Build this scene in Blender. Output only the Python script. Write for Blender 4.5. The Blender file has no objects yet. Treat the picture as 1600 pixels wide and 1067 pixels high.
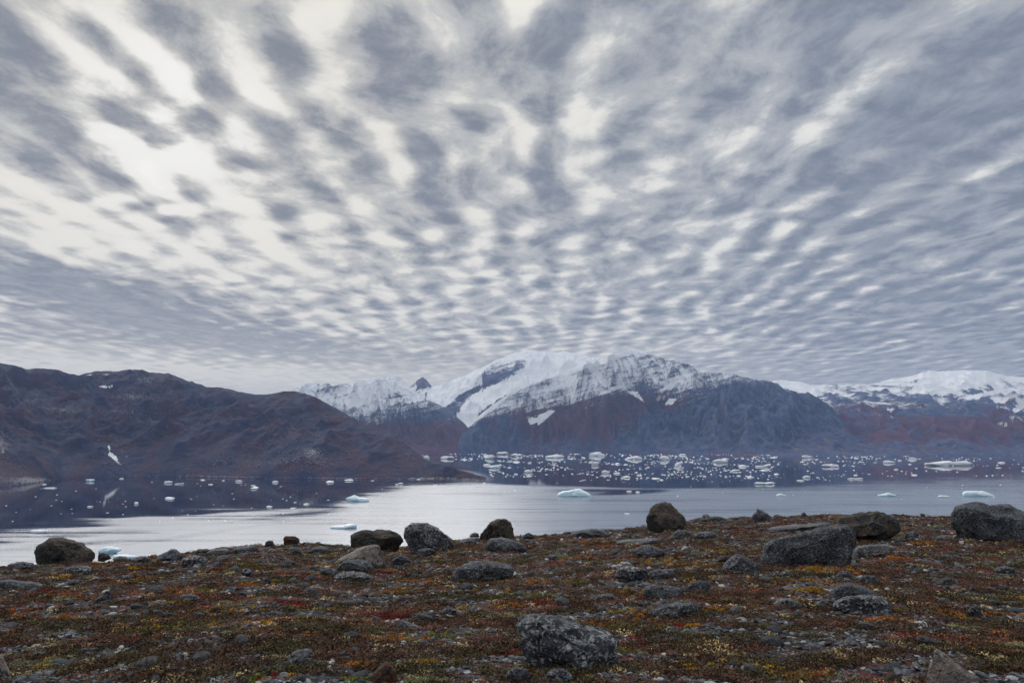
import bpy, math, random
import numpy as np
from mathutils import Vector

# ------------------------------------------------------------------ camera, world, sun, exposure
F = 1067.0
HORIZON = 690.0
PITCH = math.atan((HORIZON - 533.5) / F)
CP, SP = math.cos(PITCH), math.sin(PITCH)
H = 110.0                                   # eye height above the fjord, metres
scene = bpy.context.scene
C = scene.collection
cam_d = bpy.data.cameras.new('camera')
cam = bpy.data.objects.new('camera', cam_d)
C.objects.link(cam)
cam.location = (0, 0, H)
cam.rotation_euler = (math.pi / 2 + PITCH, 0, 0)
cam_d.sensor_width = 36.0
cam_d.lens = 36.0 * F / 1600.0
cam_d.clip_start = 0.1
cam_d.clip_end = 120000.0
scene.camera = cam

scene.render.engine = 'CYCLES'
cy = scene.cycles
cy.use_denoising = True
cy.max_bounces = 5
cy.diffuse_bounces = 2
cy.glossy_bounces = 2
cy.volume_bounces = 0
cy.transmission_bounces = 1
cy.transparent_max_bounces = 4
cy.sample_clamp_indirect = 4.0
vs = scene.view_settings
vs.view_transform = 'Standard'
try:
    vs.look = 'None'
except Exception:
    pass
vs.exposure = 0.52
vs.gamma = 1.0
vs.use_curve_mapping = False

SUN_AZ = math.radians(-28.0)      # measured from +Y towards +X
SUN_EL = math.radians(24.0)
sun_d = bpy.data.lights.new('sun', 'SUN')
sun_d.energy = 1.4
sun_d.angle = math.radians(60)
sun_d.color = (1.0, 0.95, 0.87)
sun = bpy.data.objects.new('sun', sun_d)
C.objects.link(sun)
sdir = Vector((math.sin(SUN_AZ) * math.cos(SUN_EL), math.cos(SUN_AZ) * math.cos(SUN_EL), math.sin(SUN_EL)))
sun.rotation_euler = sdir.to_track_quat('Z', 'Y').to_euler()
sun.location = (0, 0, 3000)


class NT:
    """small helper round a node tree"""
    def __init__(s, tree):
        s.t = tree
        s.n = tree.nodes
        s.l = tree.links

    def put(s, sock, v):
        if isinstance(v, bpy.types.NodeSocket):
            s.l.new(v, sock)
        elif v is not None:
            if isinstance(v, (tuple, list)) and len(v) == 3 and sock.type == 'RGBA':
                v = (*v, 1)
            sock.default_value = v

    def math(s, op, a, b=None, c=None, clamp=False):
        n = s.n.new('ShaderNodeMath')
        n.operation = op
        n.use_clamp = clamp
        s.put(n.inputs[0], a)
        if b is not None:
            s.put(n.inputs[1], b)
        if c is not None:
            s.put(n.inputs[2], c)
        return n.outputs[0]

    def vmath(s, op, a, b=None, scale=None):
        n = s.n.new('ShaderNodeVectorMath')
        n.operation = op
        s.put(n.inputs[0], a)
        if b is not None:
            s.put(n.inputs[1], b)
        if scale is not None:
            s.put(n.inputs['Scale'], scale)
        return n.outputs['Value'] if op in ('LENGTH', 'DISTANCE', 'DOT_PRODUCT') else n.outputs[0]

    def xyz(s, x, y, z=0.0):
        n = s.n.new('ShaderNodeCombineXYZ')
        s.put(n.inputs[0], x)
        s.put(n.inputs[1], y)
        s.put(n.inputs[2], z)
        return n.outputs[0]

    def sep(s, v):
        n = s.n.new('ShaderNodeSeparateXYZ')
        s.put(n.inputs[0], v)
        return n.outputs

    def noise(s, vec, scale, detail=4, rough=0.5, dist=0.0, dim='3D', col=False):
        n = s.n.new('ShaderNodeTexNoise')
        n.noise_dimensions = dim
        s.put(n.inputs['Vector'], vec)
        s.put(n.inputs['Scale'], scale)
        n.inputs['Detail'].default_value = detail
        n.inputs['Roughness'].default_value = rough
        n.inputs['Distortion'].default_value = dist
        return n.outputs[1] if col else n.outputs[0]

    def voro(s, vec, scale, feature='F1', out='Distance', rand=1.0):
        n = s.n.new('ShaderNodeTexVoronoi')
        n.feature = feature
        s.put(n.inputs['Vector'], vec)
        s.put(n.inputs['Scale'], scale)
        n.inputs['Randomness'].default_value = rand
        return n.outputs[out]

    def map(s, v, a, b, c=0.0, d=1.0, smooth=True):
        n = s.n.new('ShaderNodeMapRange')
        n.interpolation_type = 'SMOOTHSTEP' if smooth else 'LINEAR'
        s.put(n.inputs[0], v)
        for i, q in enumerate((a, b, c, d)):
            s.put(n.inputs[1 + i], q)
        return n.outputs[0]

    def mix(s, f, a, b, mode='MIX'):
        n = s.n.new('ShaderNodeMix')
        n.data_type = 'RGBA'
        n.blend_type = mode
        n.clamp_factor = True
        s.put(n.inputs[0], f)
        s.put(n.inputs[6], a)
        s.put(n.inputs[7], b)
        return n.outputs[2]

    def ramp(s, v, stops):
        n = s.n.new('ShaderNodeValToRGB')
        e = n.color_ramp.elements
        e[0].position, e[0].color = stops[0][0], (*stops[0][1], 1)
        e[1].position, e[1].color = stops[-1][0], (*stops[-1][1], 1)
        for p, c in stops[1:-1]:
            q = e.new(p)
            q.color = (*c, 1)
        s.put(n.inputs[0], v)
        return n.outputs[0]

    def attr(s, name, kind='GEOMETRY', out='Fac'):
        n = s.n.new('ShaderNodeAttribute')
        n.attribute_name = name
        n.attribute_type = kind
        return n.outputs[out]


# ---- world: physical sky above one layer of altocumulus, laid out on a plane overhead
world = bpy.data.worlds.new('World')
scene.world = world
world.use_nodes = True
wt = NT(world.node_tree)
for n in list(wt.n):
    wt.n.remove(n)
sky = wt.n.new('ShaderNodeTexSky')
sky.sky_type = 'NISHITA'
sky.sun_disc = False
sky.sun_elevation = SUN_EL
sky.sun_rotation = SUN_AZ
bg_sky = wt.n.new('ShaderNodeBackground')
wt.put(bg_sky.inputs[0], sky.outputs[0])
bg_sky.inputs[1].default_value = 0.1
tc = wt.n.new('ShaderNodeTexCoord')
d = tc.outputs['Generated']
dx, dy, dz = wt.sep(d)
zc = wt.math('ADD', wt.math('MAXIMUM', dz, 0.0), 0.035)
U = wt.math('DIVIDE', dx, zc)
V = wt.math('DIVIDE', dy, zc)
U = wt.math('SUBTRACT', U, wt.math('MULTIPLY', V, 0.04))
P = wt.xyz(U, V, 0.0)
az = wt.math('ARCTAN2', dx, dy)
el = wt.math('ARCSINE', dz)
# gentle warp of the whole layer
wrp = wt.vmath('SUBTRACT', wt.noise(P, 1.5, 2, 0.5, col=True), (0.5, 0.5, 0.5))
Pw = wt.vmath('ADD', P, wt.vmath('SCALE', wrp, scale=0.35))
A = wt.xyz(az, el, 0.0)
wrp2 = wt.vmath('SUBTRACT', wt.noise(wt.xyz(wt.math('MULTIPLY', U, 1.0), V, 3.3), 3.2, 4, 0.6, col=True), (0.5, 0.5, 0.5))
Aw = wt.vmath('ADD', A, wt.vmath('SCALE', wt.vmath('MULTIPLY', wrp2, wt.xyz(1, 0.6, 0)), scale=wt.map(el, 0.0, 0.5, 0.05, 0.11, False)))


def sky_dir(px, py):
    x, v = (px - 800) / F, (533.5 - py) / F
    D = Vector((x, CP - v * SP, SP + v * CP)).normalized()
    return math.atan2(D.x, D.y), math.asin(D.z)


def lump(px, py, w, h, ang, val):
    """a bank of cloud (val < 0 thin and bright) centred on a direction; sizes in photo pixels"""
    a, e = sky_dir(px, py)
    n = wt.n.new('ShaderNodeMapping')
    n.vector_type = 'TEXTURE'
    n.inputs['Location'].default_value = (a, e, 0)
    n.inputs['Rotation'].default_value = (0, 0, math.radians(ang))
    n.inputs['Scale'].default_value = (w / F, h / F, 1)
    wt.put(n.inputs[0], Aw)
    r = wt.vmath('LENGTH', n.outputs[0])
    return wt.map(r, 1.25, 0.15, 0.0, val * (0.85 if val > 0 else 0.5))


# streets of cloud running away from the viewer, broken into regular cells (altocumulus)
w1 = wt.sep(wt.noise(P, 2.1, 2, 0.5, col=True))
w2 = wt.sep(wt.noise(P, 0.8, 1, 0.5, col=True))
Uw = wt.math('ADD', U, wt.math('ADD', wt.math('MULTIPLY', wt.math('SUBTRACT', w1[0], .5), .22), wt.math('MULTIPLY', wt.math('SUBTRACT', w2[0], .5), .34)))
Vw = wt.math('ADD', V, wt.math('ADD', wt.math('MULTIPLY', wt.math('SUBTRACT', w1[1], .5), .50), wt.math('MULTIPLY', wt.math('SUBTRACT', w2[1], .5), .8)))
su = wt.math('SINE', wt.math('MULTIPLY', Uw, 2 * math.pi / .22))
sv = wt.math('SINE', wt.math('MULTIPLY', wt.math('ADD', Vw, wt.math('MULTIPLY', Uw, .75)), 2 * math.pi / .34))
street = wt.noise(wt.vmath('MULTIPLY', Pw, (3.0, 1.2, 1.0)), 1.0, 1.5, 0.45)
cells = wt.noise(wt.vmath('MULTIPLY', Pw, (6.8, 4.2, 1.0)), 1.0, 1.5, 0.45)
fine = wt.noise(wt.vmath('MULTIPLY', Pw, (13.0, 9.0, 1.0)), 1.0, 9, 0.70)
patchy = wt.map(wt.noise(P, 1.3, 2, .5), .38, .60, .22, 1.0)
dens = wt.math('MULTIPLY', wt.math('SUBTRACT', street, 0.5), 0.6)
dens = wt.math('ADD', dens, wt.math('MULTIPLY', wt.math('SUBTRACT', cells, 0.5), 1.05))
dens = wt.math('ADD', dens, wt.math('MULTIPLY', wt.math('SUBTRACT', fine, 0.5), 0.85))
dens = wt.math('ADD', dens, wt.math('MULTIPLY', su, wt.math('MULTIPLY', patchy, wt.map(el, .03, .25, .12, .26, False))))
dens = wt.math('ADD', dens, wt.math('MULTIPLY', sv, wt.math('MULTIPLY', patchy, wt.map(az, -.5, .6, .20, .09, False))))
LUMPS = [
    (215, 180, 62, 30, -22, .62), (255, 205, 45, 16, -25, .2), (120, 90, 45, 70, -25, .3), (30, 120, 60, 120, 15, .35), (90, 235, 120, 34, -22, .42),
    (60, 265, 90, 22, -20, .2), (360, 180, 66, 38, -25, .42), (440, 110, 42, 150, -4, .36), (490, 180, 45, 26, -20, .25),
    (640, 90, 110, 95, 35, .36), (640, 130, 60, 50, 0, .1), (560, 235, 60, 60, -40, .15), (550, 280, 70, 28, -32, .4), (430, 270, 70, 40, -45, .25),
    (670, 285, 40, 62, 35, .42), (720, 330, 40, 60, 20, .25), (850, 290, 44, 90, -5, .34), (790, 320, 30, 60, 15, .22),
    (860, 60, 120, 60, 25, .25), (1010, 60, 160, 70, 35, .3), (1010, 230, 60, 34, 50, .26), (930, 360, 60, 40, 20, .22),
    (1250, 80, 220, 55, 25, .26), (1400, 250, 160, 60, 18, .36), (1520, 130, 160, 90, 25, .34), (1180, 300, 110, 34, 25, .24),
    (1450, 480, 260, 60, 4, .2), (1330, 400, 160, 36, 12, .16), (1530, 350, 140, 60, 15, .2),
    (60, 440, 170, 34, -8, .5), (230, 485, 230, 52, -7, .62), (420, 535, 190, 26, -5, .5), (90, 520, 160, 22, 0, .35), (650, 560, 160, 20, 0, .25),
    (330, 30, 60, 50, 0, .2), (760, 160, 70, 50, 60, .15),
    (205, 222, 70, 20, -25, -.75), (180, 90, 45, 100, -50, -.5), (240, 260, 70, 36, -30, -.6), (270, 130, 80, 30, -50, -.5), (370, 100, 45, 120, 10, -.35),
    (520, 60, 40, 110, 8, -.3), (500, 250, 30, 80, 30, -.25), (620, 240, 28, 80, 28, -.25), (600, 340, 60, 50, 20, -.2), (330, 290, 140, 50, -25, -.3),
    (150, 360, 220, 60, -10, -.35), (380, 390, 160, 60, -15, -.25), (900, 200, 30, 130, -28, -.36), (770, 250, 30, 90, 12, -.28), (760, 380, 60, 60, 0, -.2),
    (1010, 190, 28, 110, -45, -.26), (1090, 230, 30, 130, -62, -.32), (1150, 180, 24, 140, -62, -.24), (930, 70, 50, 20, 25, -.22), (960, 290, 30, 60, -50, -.3),
    (1180, 270, 20, 70, -70, -.22), (130, 575, 260, 14, 0, -.45), (420, 590, 160, 18, 0, -.4), (1050, 545, 200, 30, 5, -.15),
]
dens = wt.math('MULTIPLY', dens, wt.map(el, .02, .16, .45, 1.0))
for L in LUMPS:
    dens = wt.math('ADD', dens, lump(*L))
# overall cover grows towards the right; it breaks round the sun
sd = tuple(sdir)
cosg = wt.vmath('DOT_PRODUCT', d, sd)
glow = wt.math('POWER', wt.math('MAXIMUM', cosg, 0.0), 5.0)
core = wt.math('POWER', wt.math('MAXIMUM', cosg, 0.0), 110.0)
dens = wt.math('ADD', dens, wt.math('MULTIPLY', wt.map(az, -0.6, 0.75, -0.10, 0.13, False), wt.map(dy, -0.3, 0.3, 0.0, 1.0)))
dens = wt.math('ADD', dens, 0.06)
dk = wt.math('ADD', wt.map(dens, -0.55, 0.62, 0.0, 0.5, False), wt.map(dens, -0.34, 0.50, 0.0, 0.5))
thin = wt.mix(glow, (0.60, 0.590, 0.565), (0.60, 0.575, 0.515))
ff = wt.map(wt.math('ADD', fine, wt.math('MULTIPLY', cells, .6)), .6, 1.0, 0, 1)
thick = wt.mix(ff, wt.mix(glow, (0.215, 0.237, 0.277), (0.245, 0.250, 0.263)), wt.mix(glow, (0.142, 0.166, 0.210), (0.155, 0.168, 0.192)))
midc = wt.mix(glow, (0.300, 0.318, 0.345), (0.385, 0.378, 0.36))
ccol = wt.mix(wt.map(dk, 0.05, 0.52, 0, 1), thin, midc)
ccol = wt.mix(wt.map(dk, 0.42, 1.0, 0, 1), ccol, thick)
ccol = wt.mix(wt.math('MULTIPLY', core, wt.map(dk, 0.6, 0.0, 0, 1)), ccol, (0.66, 0.65, 0.63))
# slightly warm, paler band low down on the sun's side
low = wt.math('MULTIPLY', wt.map(el, 0.22, 0.03, 0, 1), wt.map(az, 0.6, -0.2, 0.15, 1))
ccol = wt.mix(wt.math('MULTIPLY', low, wt.map(el, .16, .05, .35, .80)), ccol, (0.60, 0.555, 0.45))
# overcast zenith brightened further above the view, added to lift snow and foreground
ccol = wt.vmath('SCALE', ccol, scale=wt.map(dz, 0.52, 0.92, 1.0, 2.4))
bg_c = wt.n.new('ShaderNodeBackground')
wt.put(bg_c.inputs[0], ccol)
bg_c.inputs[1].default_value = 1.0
mixs = wt.n.new('ShaderNodeMixShader')
wt.put(mixs.inputs[0], wt.map(dens, -1.10, -0.60, 0.965, 0.99))
wt.l.new(bg_sky.outputs[0], mixs.inputs[1])
wt.l.new(bg_c.outputs[0], mixs.inputs[2])
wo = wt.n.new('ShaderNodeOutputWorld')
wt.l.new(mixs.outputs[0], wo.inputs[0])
world.cycles.sampling_method = 'MANUAL'
world.cycles.sample_map_resolution = 512

rnd = random.Random(11)
rng = np.random.default_rng(7)


# ------------------------------------------------------------------ numeric helpers
def axt(px, py):
    """photo pixel -> (x/y, z/y) of the ray through it"""
    px = np.asarray(px, float)
    py = np.asarray(py, float)
    x, v = (px - 800) / F, (533.5 - py) / F
    den = CP - v * SP
    return x / den, (SP + v * CP) / den


def pix(ax, t):
    fw = CP + t * SP
    return 800 + F * ax / fw, 533.5 - F * (-SP + t * CP) / fw


_perm = np.random.default_rng(3).permutation(256)
_perm = np.concatenate([_perm, _perm, _perm])
_g3 = np.random.default_rng(5).normal(size=(256, 3))
_g3 /= np.linalg.norm(_g3, axis=1)[:, None]


def perlin(x, y, z=0.0):
    x = np.asarray(x, float)
    y = np.asarray(y, float)
    z = np.zeros_like(x) + z
    xi, yi, zi = np.floor(x).astype(int), np.floor(y).astype(int), np.floor(z).astype(int)
    xf, yf, zf = x - xi, y - yi, z - zi
    u, v, w = (q * q * q * (q * (q * 6 - 15) + 10) for q in (xf, yf, zf))
    out = 0
    for i in (0, 1):
        for j in (0, 1):
            for k in (0, 1):
                h = _perm[_perm[_perm[(xi + i) & 255] + ((yi + j) & 255)] + ((zi + k) & 255)]
                g = _g3[h]
                dd = g[..., 0] * (xf - i) + g[..., 1] * (yf - j) + g[..., 2] * (zf - k)
                out = out + dd * (u if i else 1 - u) * (v if j else 1 - v) * (w if k else 1 - w)
    return out * 1.5


def fbm(x, y, z=0.0, o=4, g=0.5):
    a, s = 1.0, 0
    for i in range(o):
        s = s + a * perlin(x * 2 ** i + 17.3 * i, y * 2 ** i - 9.1 * i, z * 2 ** i + 3.7 * i)
        a *= g
    return s


def ridged(x, y, o=5, g=0.55, z=0.0):
    a, s, wgt = 1.0, 0, 1.0
    for i in range(o):
        n = 1 - np.abs(perlin(x * 2 ** i + 5.2 * i, y * 2 ** i + 11.7 * i, z)) * 2
        n = n * n * np.sign(n)
        s = s + a * n * wgt
        wgt = np.clip(n * 1.3, 0.25, 1)
        a *= g
    return s


def sstep(a, b, x):
    t = np.clip((x - a) / (b - a), 0, 1)
    return t * t * (3 - 2 * t)


def in_poly(px, py, poly):
    ins = np.zeros(px.shape, bool)
    n = len(poly)
    for i in range(n):
        x1, y1 = poly[i]
        x2, y2 = poly[(i + 1) % n]
        if y1 == y2:
            continue
        c = ((y1 > py) != (y2 > py)) & (px < (x2 - x1) * (py - y1) / (y2 - y1) + x1)
        ins ^= c
    return ins


def mesh_np(name, co, faces, smooth=True):
    me = bpy.data.meshes.new(name)
    co = np.ascontiguousarray(co, dtype=np.float32)
    faces = np.ascontiguousarray(faces, dtype=np.int32)
    me.vertices.add(len(co))
    me.vertices.foreach_set('co', co.ravel())
    k = faces.shape[1] if len(faces) else 3
    me.loops.add(faces.size)
    me.loops.foreach_set('vertex_index', faces.ravel())
    me.polygons.add(len(faces))
    me.polygons.foreach_set('loop_start', np.arange(0, faces.size, k, dtype=np.int32))
    me.polygons.foreach_set('loop_total', np.full(len(faces), k, dtype=np.int32))
    me.polygons.foreach_set('use_smooth', np.full(len(faces), smooth, dtype=bool))
    me.update(calc_edges=True)
    return me


def grid_faces(ny, nx, wrap=False):
    j, i = np.meshgrid(np.arange(ny - 1), np.arange(nx if wrap else nx - 1), indexing='ij')
    a = j * nx + i
    b = j * nx + (i + 1) % nx
    return np.stack([a, b, b + nx, a + nx], -1).reshape(-1, 4)


def add_attr(me, name, val):
    at = me.attributes.new(name, 'FLOAT', 'POINT')
    at.data.foreach_set('value', np.ascontiguousarray(val, dtype=np.float32).ravel())


def link(name, me, mat=None, kind=None, label=None, cat=None, group=None, parent=None):
    o = bpy.data.objects.new(name, me)
    C.objects.link(o)
    if mat and not me.materials:
        me.materials.append(mat)
    if kind:
        o['kind'] = kind
    if label:
        o['label'] = label
    if cat:
        o['category'] = cat
    if group:
        o['group'] = group
    if parent:
        o.parent = parent
    return o


def new_mat(name):
    m = bpy.data.materials.new(name)
    m.use_nodes = True
    t = NT(m.node_tree)
    b = t.n['Principled BSDF']
    return m, t, b


def bump(t, b, h, strength, dist):
    n = t.n.new('ShaderNodeBump')
    n.inputs['Strength'].default_value = strength
    n.inputs['Distance'].default_value = dist
    t.put(n.inputs['Height'], h)
    t.l.new(n.outputs[0], b.inputs['Normal'])
    return n


def pos(t):
    return t.n.new('ShaderNodeNewGeometry').outputs['Position']


# ------------------------------------------------------------------ haze
m = bpy.data.materials.new('haze_air')
m.use_nodes = True
for n in list(m.node_tree.nodes):
    m.node_tree.nodes.remove(n)
pv = m.node_tree.nodes.new('ShaderNodeVolumePrincipled')
pv.inputs['Color'].default_value = (0.41, 0.59, 1.0, 1)
pv.inputs['Density'].default_value = 3.7e-5
pv.inputs['Anisotropy'].default_value = 0.2
om = m.node_tree.nodes.new('ShaderNodeOutputMaterial')
m.node_tree.links.new(pv.outputs[0], om.inputs['Volume'])
x0, x1, y0, y1, z0, z1 = -26000, 26000, -8000, 24000, -62, 1560
co = [(x, y, z) for x in (x0, x1) for y in (y0, y1) for z in (z0, z1)]
fc = [(0, 1, 3, 2), (4, 6, 7, 5), (0, 4, 5, 1), (2, 3, 7, 6), (0, 2, 6, 4), (1, 5, 7, 3)]
me = bpy.data.meshes.new('haze')
me.from_pydata(co, [], fc)
link('haze', me, m, kind='stuff', label='thin blue haze of cold air over the fjord and mountains')

# ------------------------------------------------------------------ water
SURF_END = 24000.0


def water_material():
    m, t, b = new_mat('fjord_water')
    p = pos(t)
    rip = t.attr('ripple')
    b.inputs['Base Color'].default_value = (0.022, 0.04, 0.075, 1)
    t.put(b.inputs['Base Color'], t.mix(rip, (0.012, 0.022, 0.055), (0.20, 0.24, 0.30)))  # pale tone paints bright sky reflection into the base colour of rippled lanes
    b.inputs['IOR'].default_value = 1.34
    st = t.noise(t.vmath('MULTIPLY', p, (0.006, 0.05, 1)), 1.0, 4, 0.6)
    rr = t.math('ADD', rip, t.math('MULTIPLY', t.math('SUBTRACT', st, 0.5), 0.9))
    rr = t.map(rr, 0.1, 0.9, 0.03, 0.25)
    b.inputs['Specular IOR Level'].default_value = 0.5
    t.put(b.inputs['Roughness'], rr)
    n1 = t.noise(t.vmath('MULTIPLY', p, (0.25, 0.5, 1)), 1.0, 4, 0.6)
    bn = bump(t, b, n1, 0.25, 0.5)
    t.put(bn.inputs['Strength'], t.map(rip, 0.1, 0.9, 0.02, 0.35))
    return m


def build_water():
    nx, ny = 560, 420
    ax = np.linspace(-1.15, 1.15, nx)
    Y = np.concatenate([[-6000, -1500, 40], np.geomspace(240, 9500, ny - 5), [14000, SURF_END - 50]])
    AX, YY = np.meshgrid(ax, Y)
    wide = np.where(YY < 240, 3000.0 + np.abs(YY), YY)
    X = AX * wide
    t = -H / np.maximum(YY, 1.0)
    px, py = pix(AX, t)
    n = fbm(X / 200, YY / 38, 2.0, 4)
    n2 = fbm(X / 90, YY / 14, 5.0, 3)
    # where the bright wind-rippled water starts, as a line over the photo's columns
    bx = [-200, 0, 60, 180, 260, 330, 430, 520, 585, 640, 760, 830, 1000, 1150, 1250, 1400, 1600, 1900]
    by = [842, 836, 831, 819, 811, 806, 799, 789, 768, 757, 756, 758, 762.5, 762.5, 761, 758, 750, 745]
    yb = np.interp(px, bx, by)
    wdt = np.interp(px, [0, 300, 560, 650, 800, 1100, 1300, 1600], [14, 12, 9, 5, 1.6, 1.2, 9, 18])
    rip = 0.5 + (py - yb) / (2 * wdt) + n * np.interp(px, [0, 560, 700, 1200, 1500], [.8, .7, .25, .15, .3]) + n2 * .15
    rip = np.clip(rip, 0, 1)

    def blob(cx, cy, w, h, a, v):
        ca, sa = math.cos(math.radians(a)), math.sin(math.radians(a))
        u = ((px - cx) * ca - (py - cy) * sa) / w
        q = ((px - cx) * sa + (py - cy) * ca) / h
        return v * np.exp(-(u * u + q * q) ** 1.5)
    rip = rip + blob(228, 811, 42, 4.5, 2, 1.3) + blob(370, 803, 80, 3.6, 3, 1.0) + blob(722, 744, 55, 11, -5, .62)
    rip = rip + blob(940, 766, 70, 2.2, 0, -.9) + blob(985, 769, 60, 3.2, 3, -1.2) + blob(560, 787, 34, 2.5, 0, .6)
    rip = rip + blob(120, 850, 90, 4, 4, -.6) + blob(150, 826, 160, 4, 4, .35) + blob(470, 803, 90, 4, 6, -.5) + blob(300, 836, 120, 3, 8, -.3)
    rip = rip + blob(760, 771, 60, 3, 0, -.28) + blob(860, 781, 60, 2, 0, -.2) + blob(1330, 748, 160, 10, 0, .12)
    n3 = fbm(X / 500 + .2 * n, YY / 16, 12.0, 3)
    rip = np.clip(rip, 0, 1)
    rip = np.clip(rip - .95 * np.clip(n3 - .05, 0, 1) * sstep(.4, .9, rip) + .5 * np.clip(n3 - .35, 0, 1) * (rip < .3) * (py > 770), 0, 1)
    co = np.stack([X, YY, np.zeros_like(X)], -1).reshape(-1, 3)
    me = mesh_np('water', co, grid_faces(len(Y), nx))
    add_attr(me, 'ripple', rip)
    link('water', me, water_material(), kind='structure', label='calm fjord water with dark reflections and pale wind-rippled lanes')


build_water()


# ------------------------------------------------------------------ mountains
def mountain_material(name, rock=(.13, .155, .235), veg=(.125, .062, .098), blue=(.048, .074, .165)):
    m, t, b = new_mat(name)
    p = pos(t)
    sn, vg, pl = t.attr('snow'), t.attr('veg'), t.attr('pale')
    n1 = t.noise(p, 0.012, 6, 0.65)
    n2 = t.noise(t.vmath('MULTIPLY', p, (1, .6, 2.2)), 0.05, 5, 0.7)
    c = t.mix(t.map(n1, .35, .65), blue, rock)
    c = t.mix(t.map(t.math('ADD', vg, t.math('MULTIPLY', t.math('SUBTRACT', n1, .5), 1.2)), .3, .75), c, veg)
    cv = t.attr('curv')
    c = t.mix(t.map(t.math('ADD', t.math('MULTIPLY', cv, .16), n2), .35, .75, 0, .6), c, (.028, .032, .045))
    n2 = t.noise(p, .16, 5, .75)
    sp = t.map(t.math('ADD', t.math('MULTIPLY', n2, 1.0), t.math('MULTIPLY', pl, .5)), .62, .82)
    c = t.mix(sp, c, (.36, .34, .34))
    px_, py_, pz_ = t.sep(p)
    strata = t.noise(t.xyz(t.math('MULTIPLY', px_, .0022), t.math('MULTIPLY', py_, .002), t.math('MULTIPLY', t.math('SUBTRACT', pz_, t.math('MULTIPLY', px_, .30)), .021)), 1.0, 4, .65)
    sn = t.math('ADD', sn, t.math('MULTIPLY', t.math('SUBTRACT', strata, .5), 1.5))
    s = t.math('ADD', sn, t.math('MULTIPLY', t.math('SUBTRACT', t.noise(p, 0.09, 7, 0.85), .5), 3.2))
    s = t.math('ADD', s, t.math('MULTIPLY', t.math('SUBTRACT', t.noise(p, 0.008, 3, 0.6), .5), 0.5))
    sm = t.map(s, .34, .66)
    c = t.mix(sm, c, (.94, .95, .96))
    t.put(b.inputs['Base Color'], c)
    b.inputs['Roughness'].default_value = 0.85
    b.inputs['Specular IOR Level'].default_value = 0.2
    bump(t, b, t.math('ADD', t.noise(p, 0.03, 6, .7), t.math('MULTIPLY', sm, -.08)), 0.9, 22)
    return m


def boxblur(a, r):
    for ax_ in (0, 1):
        p = np.concatenate([np.repeat(a.take([0], ax_), r + 1, ax_), a, np.repeat(a.take([-1], ax_), r, ax_)], ax_)
        c = np.cumsum(p, ax_)
        n = a.shape[ax_]
        a = (c.take(range(2 * r + 1, 2 * r + 1 + n), ax_) - c.take(range(0, n), ax_)) / (2 * r + 1)
    return a


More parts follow.
